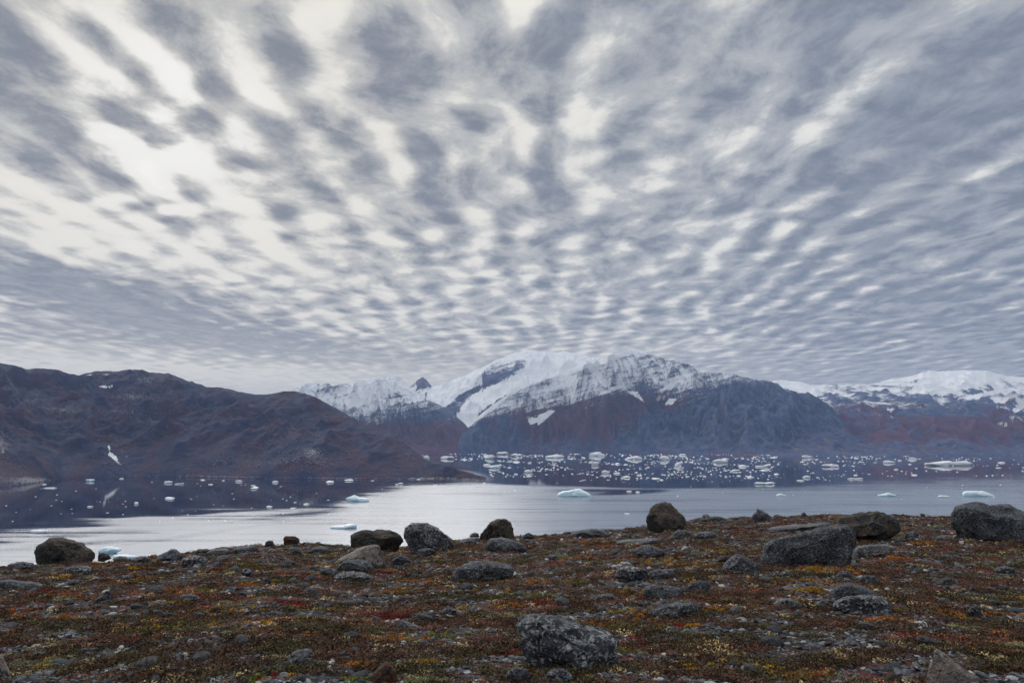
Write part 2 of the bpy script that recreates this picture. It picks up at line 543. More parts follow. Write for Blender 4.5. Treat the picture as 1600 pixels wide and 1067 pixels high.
def layer(name, mat, ridge, yr, shore, nx, ny, ax_rng, label, seed=0.0, rough=1.0, prof=1.15, jag=0.0012,
          snow=None, veg=None, pale=None, scale=1.0, plateau=None, stretch=2.0, back=0.5, shear=0.0):
    """a massif: crest line and shore given by bearing and height, its own distance, full relief in front and behind"""
    rp = np.array(ridge, float)
    rax, rt = axt(rp[:, 0], rp[:, 1])
    yr = np.array(yr, float)
    ryr = np.interp(np.arange(len(rp)), np.linspace(0, len(rp) - 1, len(yr)), yr) if yr.ndim == 1 else np.interp(rp[:, 0], yr[:, 0], yr[:, 1])
    sp = np.array(shore, float)
    sax, st = axt(sp[:, 0], sp[:, 1])
    ax = np.linspace(ax_rng[0], ax_rng[1], nx)
    tr = np.interp(ax, rax, rt)
    Yr = np.interp(ax, rax, ryr)
    Yt = -H / np.interp(ax, sax, st)
    Yt = np.minimum(Yt, Yr * 0.985)
    tr = tr + jag * fbm(ax * 60 + seed, ax * 0 + seed, 0, 5, .62)
    nb = max(8, ny // 6)
    s = np.concatenate([[-0.08], np.linspace(0, 1, ny) ** 0.92, 1 + np.linspace(0.02, back, nb)])
    S, AX = np.meshgrid(s, ax, indexing='ij')
    YT, YR, TR = (np.broadcast_to(q, S.shape) for q in (Yt, Yr, tr))
    Y = YT + (YR - YT) * S
    Y = np.where(S > 1, YR + (S - 1) * 3000, Y)
    ZR = H + YR * TR
    sc = np.clip(S, 0, 1)
    base = sc ** prof
    if plateau:
        base = base * (1 - plateau) + plateau * sstep(0, .55, sc)
    Z = ZR * base
    X = AX * Y
    L = 900.0 * scale
    XX = X + shear * Y
    rel = np.clip(ZR / 600, .15, 1.6)
    env = (np.clip(sc * 4, 0, 1)) * (0.25 + 0.75 * np.clip((1 - sc) * 3.5, 0, 1))
    wx, wy = fbm(X / (L * .7), Y / (L * .7), seed, 3), fbm(X / (L * .7), Y / (L * .7), seed + 7, 3)
    g = ridged((XX + 110 * scale * wx) / L + seed, (Y + 200 * scale * wy) / (L * stretch) + seed, 4, .55)
    g2 = ridged((X - .5 * shear * Y) / (L * .3) + seed, (Y + 1.5 * shear * X + 80 * scale * wy) / (L * .3) + seed, 4, .55, 2.0) * .6
    dZ = rough * rel * ((g - .5) * 120 + (g2 - .3) * 42)
    g2 = fbm(X / (L * .3) + seed, Y / (L * .4), 1.0, 5, .6)
    Z = Z + dZ * env
    Z = np.where(S > 1, ZR + dZ * .25 - ((S - 1) * 3000) * .35 * 1.0, Z)
    # crest keeps its line against the sky
    lim = H + Y * (TR + 0.0002)
    Z = np.where((S <= 1), np.minimum(Z, lim), np.minimum(Z, lim))
    Z = np.where(S <= 0, np.where(S < 0, -55.0, -1.0), np.where(S > 1, Z, np.maximum(Z, np.where(sc > 0.01, 0.4 + 14 * np.clip(sc, 0, .3) + 1.5 * g2, -0.5))))
    t = (Z - H) / np.maximum(Y, 1)
    px, py = pix(AX, t)
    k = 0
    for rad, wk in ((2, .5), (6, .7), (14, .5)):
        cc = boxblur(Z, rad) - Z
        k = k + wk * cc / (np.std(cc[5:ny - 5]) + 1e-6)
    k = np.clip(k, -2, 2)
    slope = np.zeros_like(Z)
    slope[1:-1] = (Z[2:] - Z[:-2]) / np.maximum(Y[2:] - Y[:-2], 1)
    info = dict(px=px, py=py, X=X, Y=Y, Z=Z, curv=k, S=S, g=g, g2=g2, slope=slope)
    co = np.stack([X, Y, Z], -1).reshape(-1, 3)
    me = mesh_np(name, co, grid_faces(len(s), nx))
    add_attr(me, 'snow', snow(info) if snow else np.full(S.shape, -1.0))
    add_attr(me, 'veg', veg(info) if veg else np.full(S.shape, .5))
    add_attr(me, 'curv', k)
    add_attr(me, 'pale', pale(info) if pale else np.zeros(S.shape))
    return link(name, me, mat, kind='structure', label=label)


def polys(i, plist, feather_noise=2.0):
    """paint snow patches: +v inside each outline"""
    nzx = i['px'] + feather_noise * fbm(i['X'] / 60, i['Y'] / 60, 9.0, 3)
    nzy = i['py'] + feather_noise * fbm(i['X'] / 60, i['Y'] / 60, 4.0, 3)
    out = np.zeros_like(i['px'])
    for v, pl in plist:
        out = np.where(in_poly(nzx, nzy, pl), v, out)
    return out


def q4(off, pts):
    return [(off + x / 4, 540 + y / 4) for x, y in pts]


SHORE_FAR = [(300, 709), (640, 709), (800, 708), (1000, 708.5), (1200, 710.5), (1400, 711), (1600, 709), (2000, 709), (2600, 709)]
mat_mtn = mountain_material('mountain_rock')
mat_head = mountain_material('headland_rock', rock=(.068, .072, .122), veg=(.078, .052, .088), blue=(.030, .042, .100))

GLACIER = q4(400, [(1255, 440), (1265, 480), (1320, 518), (1370, 490), (1440, 510), (1475, 465), (1380, 455), (1390, 420), (1500, 340), (1600, 290), (1900, 170), (2150, 90), (2120, 68), (1990, 62), (1800, 130), (1600, 210), (1440, 265), (1350, 310), (1290, 370)])
FIELD = q4(400, [(980, 310), (1040, 355), (1160, 390), (1240, 345), (1350, 275), (1370, 205), (1440, 140), (1500, 90), (1450, 90), (1250, 200), (1120, 260)])
CLIFF = q4(400, [(1235, 330), (1300, 290), (1420, 240), (1410, 170), (1470, 120), (1520, 70), (1600, 60), (1700, 100), (1640, 170), (1560, 210), (1450, 260), (1400, 290), (1330, 310), (1290, 350)])


def snow_back(i):
    s = 0.30 + (i['Z'] - 620) / 500 + .22 * i['curv'] * 0.5
    s = s + polys(i, [(1.5, GLACIER), (1.5, FIELD), (-.72, CLIFF)])
    s = s + np.where(i['py'] > 672, -1.0, 0)
    return s


layer('far_peak', mat_mtn, [(600, 640), (632, 616), (645, 600), (653, 593), (660, 589), (668, 597), (677, 606), (690, 613), (720, 640)], [11000, 11000],
      SHORE_FAR, 160, 90, (axt(600, 640)[0], axt(720, 640)[0]), 'small sharp snow-dusted peak far behind the saddle', seed=3.1, rough=.7, scale=.4,
      snow=lambda i: .42 + .3 * i['curv'] + .2 * i['g2'] + (i['px'] < 650) * .5)

layer('far_snow_mountain', mat_mtn,
      [(560, 640), (620, 622), (645, 613), (675, 604), (690, 600), (700, 597), (735, 582), (757, 573), (775, 563), (800, 551), (812, 548), (830, 547.5), (850, 549), (868, 551), (880, 548.5), (900, 553), (925, 557), (960, 562), (1010, 575), (1060, 600)],
      [10000, 10000], SHORE_FAR, 620, 200, (axt(560, 640)[0], axt(1060, 600)[0]), 'broad snow-covered mountain with a glacier tongue and dark cliff', seed=1.7, rough=.75, prof=1.0,
      scale=.8, snow=snow_back, veg=lambda i: sstep(640, 690, i['py']) * .9)


def snow_left(i):
    line = np.interp(i['px'], [430, 500, 560, 600, 640, 680, 720], [640, 650, 655, 648, 640, 634, 640])
    return .38 + np.clip((line - i['py']) / 42, -1.5, .6) + .10 * i['curv'] + .15 * i['g2'] - .45 * np.exp(-((i['px'] - 515) / 26) ** 2 - ((i['py'] - 610) / 14) ** 2) \
        - .4 * np.exp(-((i['px'] - 622) / 24) ** 2 - ((i['py'] - 618) / 8) ** 2)


layer('snowy_ridge', mat_mtn,
      [(400, 640), (440, 613), (450, 608), (465, 603), (480, 600), (497, 596.5), (501, 603), (506, 600), (513, 598), (519, 604), (527, 601), (540, 599), (552, 598), (570, 593), (585, 589.5), (600, 587.5), (612, 589), (621, 587), (628, 591), (636, 600), (650, 612), (664, 622), (680, 630), (700, 640), (725, 660), (745, 690), (760, 706)],
      [8300, 8000, 7800, 7000], SHORE_FAR, 560, 200, (axt(400, 640)[0], axt(760, 706)[0]), 'jagged snow-streaked ridge left of the big mountain', seed=8.3, rough=1.0, prof=1.0,
      scale=.55, stretch=1.6, shear=.35, snow=snow_left, veg=lambda i: sstep(640, 668, i['py']) * .75)


def snow_main(i):
    line = np.interp(i['px'], [700, 760, 800, 860, 900, 940, 1000, 1060, 1100, 1150, 1200, 1240, 1290, 1330], [655, 650, 648, 640, 634, 620, 606, 622, 612, 600, 602, 618, 630, 640])
    s = .22 + np.clip((line - i['py']) / 40, -1.6, .40) + .08 * i['curv'] + .15 * i['g2']
    top = np.interp(i['px'], [740, 800, 860, 930, 975, 985, 1010, 1060, 1090], [668, 616, 592, 575, 558, 556, 556, 566, 574])
    s = s + np.clip((top - i['py']) / 8, 0, 1) * .8
    s = s + polys(i, [(1.6, q4(800, [(95, 470), (120, 445), (150, 455), (170, 430), (205, 420), (225, 405), (275, 405), (230, 440), (200, 470), (165, 500), (160, 480), (110, 492)])),
                      (.9, q4(800, [(720, 280), (790, 290), (830, 360), (790, 330), (735, 300)])), (.9, q4(800, [(930, 270), (1045, 210), (1050, 225), (950, 280)])),
                      (.9, q4(800, [(950, 370), (980, 330), (1030, 330), (1000, 370)])),
                      (.7, q4(800, [(540, 300), (620, 260), (700, 240), (690, 260), (560, 310)]))], 1.5)
    s = s - .5 * np.exp(-((i['px'] - 1175) / 60) ** 2 - ((i['py'] - 612) / 14) ** 2) - .7 * sstep(1130, 1200, i['px']) * sstep(598, 606, i['py'])
    return s


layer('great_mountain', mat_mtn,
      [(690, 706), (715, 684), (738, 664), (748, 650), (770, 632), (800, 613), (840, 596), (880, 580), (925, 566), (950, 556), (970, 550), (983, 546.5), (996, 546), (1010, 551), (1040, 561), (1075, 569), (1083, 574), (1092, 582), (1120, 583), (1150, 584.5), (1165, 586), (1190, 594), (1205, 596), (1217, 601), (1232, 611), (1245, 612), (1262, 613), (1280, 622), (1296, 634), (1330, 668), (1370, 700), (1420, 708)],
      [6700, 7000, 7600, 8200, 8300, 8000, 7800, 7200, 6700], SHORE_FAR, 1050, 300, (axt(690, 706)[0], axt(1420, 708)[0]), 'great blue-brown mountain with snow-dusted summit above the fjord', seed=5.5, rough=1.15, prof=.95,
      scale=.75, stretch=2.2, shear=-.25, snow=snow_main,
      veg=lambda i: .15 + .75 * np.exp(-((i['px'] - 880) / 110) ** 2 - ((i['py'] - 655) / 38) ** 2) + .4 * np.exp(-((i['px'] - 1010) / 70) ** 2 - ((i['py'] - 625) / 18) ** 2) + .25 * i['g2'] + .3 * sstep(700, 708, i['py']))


def snow_plateau(i):
    s = .62 + .2 * i['curv'] + .15 * i['g2'] + np.clip((i['Z'] - 800) / 500, -.6, .5)
    s = s + polys(i, [(1.2, q4(1200, [(900, 280), (960, 180), (1020, 160), (1200, 152), (1330, 160), (1430, 195), (1400, 230), (1300, 260), (1150, 280), (1100, 310), (960, 300)])),
                      (1.0, q4(1200, [(60, 225), (170, 215), (230, 240), (330, 270), (330, 300), (250, 330), (200, 280), (130, 240)])),
                      (.8, q4(1200, [(1180, 330), (1350, 290), (1500, 270), (1600, 262), (1600, 275), (1400, 310), (1230, 345)]))], 2)
    return s - sstep(632, 655, i['py']) * 1.0


layer('ice_cap_plateau', mat_mtn,
      [(1150, 620), (1190, 598), (1215, 594), (1250, 596), (1275, 601), (1300, 600), (1330, 600), (1370, 597), (1400, 590), (1425, 587), (1436, 584), (1440, 580), (1450, 579), (1470, 580), (1500, 578.5), (1540, 578), (1552, 582), (1570, 587), (1600, 589), (1700, 592), (1850, 580), (2000, 600), (2300, 590), (2600, 620)],
      [10500, 10500], SHORE_FAR, 620, 170, (axt(1150, 620)[0], axt(2600, 620)[0] * .98), 'long snow-covered plateau with a smooth white ice dome', seed=2.2, rough=.32, prof=1.0,
      scale=.6, snow=snow_plateau, veg=lambda i: sstep(640, 660, i['py']))


def snow_slope(i):
    s = -.02 + np.clip((652 - i['py']) / 45, -1.2, .75) + .25 * i['curv'] + .22 * i['g2'] + .25 * sstep(1500, 1600, i['px'])
    s = s + polys(i, [(1.6, q4(1200, [(845, 440), (880, 420), (930, 418), (955, 435), (900, 442)])), (1.6, q4(1200, [(1085, 410), (1110, 370), (1145, 365), (1140, 410)])),
                      (1.5, q4(1200, [(740, 395), (790, 395), (770, 415)])), (1.5, q4(1200, [(765, 435), (795, 448), (765, 458)])),
                      (1.5, q4(1200, [(1520, 410), (1590, 350), (1600, 370), (1600, 385), (1550, 418)])), (1.5, q4(1200, [(1470, 495), (1500, 485), (1500, 500)])),
                      (1.4, q4(1200, [(925, 392), (980, 390), (1000, 403), (930, 403)])), (1.4, q4(1200, [(1040, 435), (1100, 432), (1100, 445), (1050, 446)])),
                      (1.4, q4(1200, [(1000, 432), (1025, 432), (1025, 444), (1005, 444)])), (1.4, q4(1200, [(1505, 445), (1530, 435), (1545, 450), (1525, 460)])),
                      (1.3, q4(1200, [(600, 350), (620, 325), (700, 345), (760, 355), (850, 375), (740, 362)]))], 1.2)
    return s


layer('brown_slope', mat_mtn,
      [(1200, 690), (1270, 655), (1292, 640), (1310, 633), (1340, 626), (1380, 628), (1410, 634), (1440, 630), (1480, 640), (1500, 634), (1540, 622), (1570, 612), (1600, 608), (1700, 596), (1900, 610), (2200, 600), (2600, 640)],
      [7600, 8200, 8600, 8600], SHORE_FAR, 620, 190, (axt(1200, 690)[0], axt(2600, 640)[0] * .98), 'brown and purple mountainside with scattered snow patches', seed=6.6, rough=.75, prof=1.0,
      scale=.5, snow=snow_slope, veg=lambda i: .55 + .3 * i['g2'] + .3 * np.exp(-((i['px'] - 1530) / 80) ** 2 - ((i['py'] - 665) / 18) ** 2))

layer('low_rocky_hills', mat_mtn,
      [(1120, 709), (1170, 703), (1200, 696), (1240, 685), (1262, 676), (1280, 672), (1298, 667), (1312, 669), (1330, 677), (1352, 689), (1375, 690), (1400, 684), (1430, 686), (1460, 684), (1485, 681), (1510, 688), (1550, 694), (1600, 692), (1700, 680), (1900, 688), (2200, 670), (2600, 690)],
      [6600, 6700, 6700], [(1100, 709.5), (1200, 711), (1400, 712.5), (1600, 710), (2000, 710), (2600, 710)], 520, 110, (axt(1120, 700)[0], axt(2600, 690)[0] * .98), 'low dark rocky hills along the far shore',
      seed=9.4, rough=1.0, prof=.8, scale=.25, snow=lambda i: -.35 + .12 * i['curv'] + .1 * i['g2'], veg=lambda i: .35 + .3 * i['g2'], pale=lambda i: .12 + .15 * i['curv'])


def snow_head(i):
    return -.42 + .06 * i['curv'] + polys(i, [(1.6, q4(0, [(610, 256), (650, 250), (725, 250), (720, 258), (640, 262)])),
                                               (1.4, q4(0, [(500, 188), (590, 180), (560, 190)])), (1.3, q4(0, [(640, 180), (680, 176), (670, 182)])), (1.2, q4(0, [(120, 164), (150, 162), (148, 168)])),
                                               (1.25, q4(0, [(670, 620), (685, 618), (690, 640), (685, 660), (720, 680), (745, 725), (770, 748), (740, 740), (705, 705), (672, 680), (680, 660)])),
                                               (1.0, q4(0, [(0, 640), (25, 640), (40, 660), (0, 680)])), (1.0, q4(0, [(755, 655), (770, 655), (770, 665)])), (1.0, q4(0, [(780, 690), (795, 688), (790, 700)]))], 1.0)


def pale_head(i):
    p = .06 + .12 * fbm(i['X'] / 300, i['Y'] / 300, 1, 3)
    for cx, cy, w, h, v in ((488, 706, 12, 6, .32), (470, 720, 60, 14, .14), (40, 628, 30, 7, .22), (105, 640, 35, 6, .2), (205, 620, 35, 5, .22), (195, 642, 22, 4, .25), (230, 590, 30, 7, .22), (270, 612, 14, 4, .2),
                            (0, 690, 14, 18, .3), (55, 750, 22, 5, .5), (640, 708, 18, 14, .1), (120, 710, 60, 20, .1), (380, 725, 60, 8, .1), (25, 750, 40, 5, .25)):
        p = p + v * np.exp(-((i['px'] - cx) / w) ** 2 - ((i['py'] - cy) / h) ** 2)
    shore = 1.2 * np.clip(1 - i['Z'] / 6.0, 0, 1) * (i['S'] > 0)
    return p + .02 + shore * np.interp(i['px'], [0, 80, 400, 600, 760], [.75, .9, .85, .5, .3])


layer('headland', mat_head,
      [(-700, 600), (-300, 560), (-100, 555), (0, 567.5), (30, 573), (45, 576.5), (60, 574.5), (92, 578), (108, 584), (125, 586), (150, 581), (180, 580), (200, 577.5), (222, 577), (235, 582), (262, 583), (285, 590), (300, 596), (322, 604), (345, 605.5), (370, 610), (400, 617), (415, 617), (430, 613), (446, 610.5), (470, 612), (485, 616), (500, 625), (530, 640), (557, 655), (580, 669), (600, 676), (615, 679), (630, 690), (650, 705), (662, 715), (675, 722), (700, 729), (730, 737), (750, 742.5), (760, 745)],
      np.array([(-700, 3800), (0, 3400), (250, 3300), (450, 2900), (600, 2450), (680, 2180), (730, 2060), (760, 2010)]),
      [(-700, 800), (-200, 780), (0, 761), (40, 757), (95, 748.5), (140, 746), (250, 744.5), (340, 746.5), (450, 748.5), (640, 748.5), (700, 747.5), (740, 745.5), (762, 745.5)], 900, 260, (axt(-700, 600)[0], axt(759.5, 745)[0]),
      'dark purple-brown headland sloping down to the fjord', seed=4.4, rough=.55, prof=.85, scale=.35, stretch=1.3,
      snow=snow_head, pale=pale_head,
      veg=lambda i: .45 + .45 * i['g2'] + .5 * np.exp(-((i['px'] - 10) / 60) ** 2 - ((i['py'] - 735) / 14) ** 2) + .35 * np.exp(-((i['px'] - 560) / 90) ** 2 - ((i['py'] - 725) / 16) ** 2))

layer('rocky_spit', mat_head, [(640, 722), (660, 719), (680, 721.5), (700, 724), (720, 726.5), (738, 729.5)], [3000, 2900], [(640, 735), (700, 732), (740, 730)], 120, 24,
      (axt(642, 725)[0], axt(738, 729)[0]), 'thin dark rocky spit behind the tip of the headland', seed=4.9, rough=.2, scale=.1, snow=lambda i: np.full_like(i['px'], -1.0))
# ------------------------------------------------------------------ the tundra hill in front
CR = np.array([(-700, 905), (-300, 900), (0, 889), (100, 881), (200, 873), (300, 863), (400, 856), (500, 852), (600, 858), (700, 846), (800, 839), (900, 833), (950, 829), (1020, 823),
               (1080, 813), (1130, 811), (1200, 808), (1300, 805), (1400, 805), (1500, 809), (1600, 812), (1900, 815), (2400, 825)], float)
CRD = np.array([(-700, 20), (0, 22), (300, 25), (600, 26), (900, 31), (1200, 42), (1600, 46), (2400, 46)], float)
_cax, _ct = axt(CR[:, 0], CR[:, 1])
_cth = np.arctan(_cax)
_dax, _ = axt(CRD[:, 0], CRD[:, 0] * 0 + 840)
_dth = np.arctan(_dax)
T0 = float(axt(800, 1067)[1])


def G(x, y, fine=True):
    x = np.asarray(x, float)
    y = np.asarray(y, float)
    r = np.hypot(x, y) + 1e-6
    th = np.arctan2(x, y)
    tc_ = np.interp(th, _cth, _ct)
    rc = np.interp(th, _dth, CRD[:, 1])
    cs = np.maximum(np.cos(th), .45)
    zc = rc * cs * tc_
    front = sstep(1.9, 1.0, np.abs(th))
    zc = zc * front + (-1.0) * (1 - front)
    r0, z0 = 4.75, 4.75 * T0
    sl = (zc - z0) / (rc - r0)
    z = z0 + sl * (r - r0)
    z = np.where(r < r0, z0 + (r0 - r) * 0.03, z)
    q = np.maximum(r - rc, 0)
    # the brow rolls over and falls steeply to the fjord
    z = z - .62 * (np.sqrt(q * q + 9.0) - 3.0)
    if fine:
        a = np.clip(1 - q / 60, 0, 1) + np.clip(q / 40, 0, 4)
        n = .11 * fbm(x / 3.1, y / 3.1, 1.5, 3) * np.clip(r / 5, .3, 1)
        n = n + .035 * fbm(x / .62, y / .62, 4.5, 3) + .014 * fbm(x / .16, y / .16, 8.5, 2)
        z = z + n * a
    return np.maximum(z + H, -58.0)


def ground_hit(px, py):
    ax, t = (float(q) for q in axt(px, py))
    Y = np.geomspace(2.5, 70, 3000)
    f = H + Y * t - G(ax * Y, Y)
    k = np.argmax(f < 0)
    if f[k] >= 0:
        k = int(np.argmin(f))
    return ax, float(Y[k]), float(G(ax * Y[k], Y[k]))


def tundra_material():
    m, t, b = new_mat('tundra_soil')
    p = pos(t)
    n1 = t.noise(p, .55, 5, .6)
    n2 = t.noise(p, 6.0, 5, .65)
    n3 = t.noise(p, 34.0, 4, .6)
    c = t.mix(t.map(n2, .35, .65), (.030, .021, .016), (.060, .040, .028))
    c = t.mix(t.map(n1, .48, .64), c, (.090, .030, .024))
    c = t.mix(t.map(t.noise(p, .8, 4, .6, .5), .56, .66), c, (.075, .075, .078))
    v = t.voro(t.vmath('MULTIPLY', p, (1, 1, .6)), 30.0, out='Color')
    vr = t.sep(v)[0]
    c = t.mix(t.math('MULTIPLY', t.map(vr, .80, .84), t.map(n2, .42, .55)), c, (.24, .23, .21))
    c = t.mix(t.map(n3, .52, .7, 0, .7), c, (.014, .012, .010))
    t.put(b.inputs['Base Color'], c)
    b.inputs['Roughness'].default_value = .95
    b.inputs['Specular IOR Level'].default_value = .15
    bump(t, b, t.math('ADD', n3, n2), .8, .03)
    return m


def build_ground():
    fr = math.radians(46)
    th = np.concatenate([np.linspace(-fr, fr, 740), np.linspace(fr, 2 * math.pi - fr, 90)[1:-1]])
    r = np.concatenate([[.02, .6, 1.2], np.geomspace(2.2, 62, 400), np.geomspace(66, 420, 30), np.geomspace(470, 23000, 12)])
    R_, T_ = np.meshgrid(r, th, indexing='ij')
    X, Y = R_ * np.sin(T_), R_ * np.cos(T_)
    Z = G(X, Y)
    co = np.stack([X, Y, Z], -1).reshape(-1, 3)
    # far out the sheet is the bed of the fjord; keep it inside the air box
    co[:, 0] = np.clip(co[:, 0], -25500, 25500)
    co[:, 1] = np.clip(co[:, 1], -7800, 23500)
    me = mesh_np('ground', co, grid_faces(len(r), len(th), wrap=True))
    link('ground', me, tundra_material(), kind='structure', label='tundra hillside of brown soil and gravel under dwarf autumn plants')


build_ground()

# ------------------------------------------------------------------ rock and ice bodies
_ico = {}


def ico(n):
    if n not in _ico:
        import bmesh
        bm = bmesh.new()
        bmesh.ops.create_icosphere(bm, subdivisions=n, radius=1)
        v = np.array([q.co[:] for q in bm.verts])
        f = np.array([[w.index for w in q.verts] for q in bm.faces])
        bm.free()
        _ico[n] = (v, f)
    return _ico[n]


def facet(q, k, seed, lo=.6, hi=.88, bias=(0, -.6, .25), soft=.0):
    r_ = np.random.default_rng(seed)
    for i in range(k):
        n = r_.normal(size=3) + np.array(bias)
        n /= np.linalg.norm(n)
        h = r_.uniform(lo, hi) if n[1] < -.3 else r_.uniform(max(lo, .8), .95)
        dn = q @ n
        f = np.where(dn > h, h / np.maximum(dn, 1e-6), 1)
        q = q * (f[:, None] * (1 - soft) + soft)
    return q


def outline_body(name, outline, Y0, D, sub, seed, nf=7, amp=.085, lo=.44, hi=.84, squash=.78, base_drop=.12, flat_base=None):
    """closed body whose outline from the photographer's side is the given one; real depth 2*D"""
    ax, t = axt([p[0] for p in outline], [p[1] for p in outline])
    u = ax * Y0
    z = H + t * Y0
    cu, cz = (u.min() + u.max()) / 2, (z.min() + z.max()) / 2
    hgt = z.max() - z.min()
    wid = u.max() - u.min()
    low = z < z.min() + .2 * hgt
    z = np.where(low, z - base_drop * hgt, z)
    # densify and tabulate the radius against the angle
    uu, zz = [], []
    n = len(u)
    for i in range(n):
        for k in range(12):
            f = k / 12
            uu.append(u[i] * (1 - f) + u[(i + 1) % n] * f - cu)
            zz.append(z[i] * (1 - f) + z[(i + 1) % n] * f - cz)
    uu, zz = np.array(uu), np.array(zz)
    a, rr = np.arctan2(zz, uu), np.hypot(uu, zz)
    bins = 96
    tab = np.zeros(bins)
    ib = ((a + math.pi) / (2 * math.pi) * bins).astype(int) % bins
    for i, b_ in enumerate(ib):
        tab[b_] = max(tab[b_], rr[i])
    good = np.nonzero(tab)[0]
    tab = np.interp(np.arange(bins), good, tab[good], period=bins)
    v, f = ico(sub)
    q = facet(v.copy(), nf, seed, lo, hi)
    th = np.arctan2(v[:, 2], v[:, 0])
    R_ = np.interp((th + math.pi) / (2 * math.pi) * bins - .5, np.arange(bins), tab, period=bins)
    rho = np.hypot(v[:, 0], v[:, 2])
    k = np.linalg.norm(q, axis=1)
    rad = rho ** squash * np.where(rho > .97, 1, k)
    rad = rho ** squash * (k * (1 - sstep(.8, 1, rho)) + (1 + (k - 1) * .35) * sstep(.8, 1, rho))
    dep = np.sign(v[:, 1]) * np.abs(v[:, 1]) ** .85 * k
    size = (wid + hgt) / 2
    nz = amp * fbm(v[:, 0] * 2.2 + seed, v[:, 1] * 2.2, v[:, 2] * 2.2, 5 if sub > 4 else 3, .6)
    ridge_n = -np.abs(fbm(v[:, 0] * 1.6 + seed * 2.3, v[:, 1] * 1.6 + 3, v[:, 2] * 2.4, 2)) * amp * 1.2
    g_ = 1 + nz + ridge_n * (1 - .6 * sstep(.85, 1, rho))
    lu, lz, ld = np.cos(th) * R_ * rad * g_, np.sin(th) * R_ * rad * g_, dep * D * g_
    axc = cu / Y0
    nn = math.hypot(axc, 1)
    co = np.stack([lu + ld * axc / nn, ld / nn, lz], -1)
    if flat_base is not None:
        co[:, 2] = np.maximum(co[:, 2], flat_base - cz)
    me = mesh_np(name, co, f)
    return me, (cu, Y0, cz), wid, hgt


def rock_material(name, base, dark, lichen, tan=None, speck=1.0, scl=1.0):
    m, t, b = new_mat(name)
    tcn = t.n.new('ShaderNodeTexCoord')
    p = tcn.outputs['Object']
    oi = t.n.new('ShaderNodeObjectInfo')
    off = t.vmath('SCALE', t.xyz(1.0, 1.7, 2.3), scale=t.math('MULTIPLY', oi.outputs['Random'], 37.0))
    p = t.vmath('ADD', p, off)
    n1 = t.noise(p, 2.4 * scl, 6, .65)
    n2 = t.noise(p, 13.0 * scl, 6, .68)
    n3 = t.noise(p, 46.0 * scl, 4, .6)
    c = t.mix(t.map(n1, .36, .62), dark, base)
    if tan:
        c = t.mix(t.map(t.noise(p, 1.3 * scl, 4, .6, .4), .47, .62), c, tan)
    c = t.mix(t.map(n2, .50, .60, 0, .85), c, (.012, .012, .015))
    wv = t.vmath('ADD', p, t.vmath('SCALE', t.noise(p, 9 * scl, 3, .6, col=True), scale=.12))
    v1 = t.voro(wv, 17.0 * scl)
    patch = t.math('ADD', t.math('MULTIPLY', n1, 1.0), t.math('MULTIPLY', n3, .55))
    sp = t.math('MULTIPLY', t.map(v1, .44, .27), t.map(patch, .72 - .05 * (speck > .95), .86 - .05 * (speck > .95)))
    c = t.mix(t.math('MULTIPLY', sp, .9 * speck), c, lichen)
    sp2 = t.math('MULTIPLY', t.map(n3, .54, .62), t.map(n2, .36, .52))
    c = t.mix(t.math('MULTIPLY', sp2, .8 * speck), c, lichen)
    gz = t.sep(t.n.new('ShaderNodeNewGeometry').outputs['Normal'])[2]
    c = t.mix(t.math('MULTIPLY', t.map(gz, .2, .9), t.map(n2, .44, .62, .0, .45)), c, tuple(.7 * q for q in lichen))
    t.put(b.inputs['Base Color'], c)
    b.inputs['Roughness'].default_value = .88
    b.inputs['Specular IOR Level'].default_value = .25
    bump(t, b, t.math('ADD', t.math('MULTIPLY', n2, 1.0), t.math('ADD', t.math('MULTIPLY', n3, .35), t.math('MULTIPLY', n1, 1.2))), 1.0, .13 / scl)
    return m


RM = {
    'dark': rock_material('dark_granite', (.105, .11, .125), (.044, .047, .057), (.40, .41, .42), speck=.85),
    'speck': rock_material('speckled_granite', (.105, .110, .125), (.034, .037, .047), (.60, .61, .61), speck=1.0),
    'brown': rock_material('brown_granite', (.070, .062, .054), (.034, .033, .035), (.25, .24, .21), tan=(.12, .085, .06), speck=.6),
    'grey': rock_material('grey_granite', (.135, .14, .155), (.062, .066, .078), (.36, .37, .38), speck=.8),
    'pale': rock_material('pale_granite', (.20, .20, .205), (.10, .10, .11), (.44, .44, .43), speck=.8),
    'pink': rock_material('pink_gneiss', (.36, .30, .27), (.10, .09, .09), (.52, .48, .43), tan=(.40, .30, .25), speck=.8),
    'rust': rock_material('rusty_rock', (.105, .052, .030), (.05, .035, .03), (.17, .14, .12), tan=(.13, .05, .025), speck=.4),
}


def c8(i, pts):
    return [(400 * i + x / 3.7175, 780 + y / 3.7175) for x, y in pts]


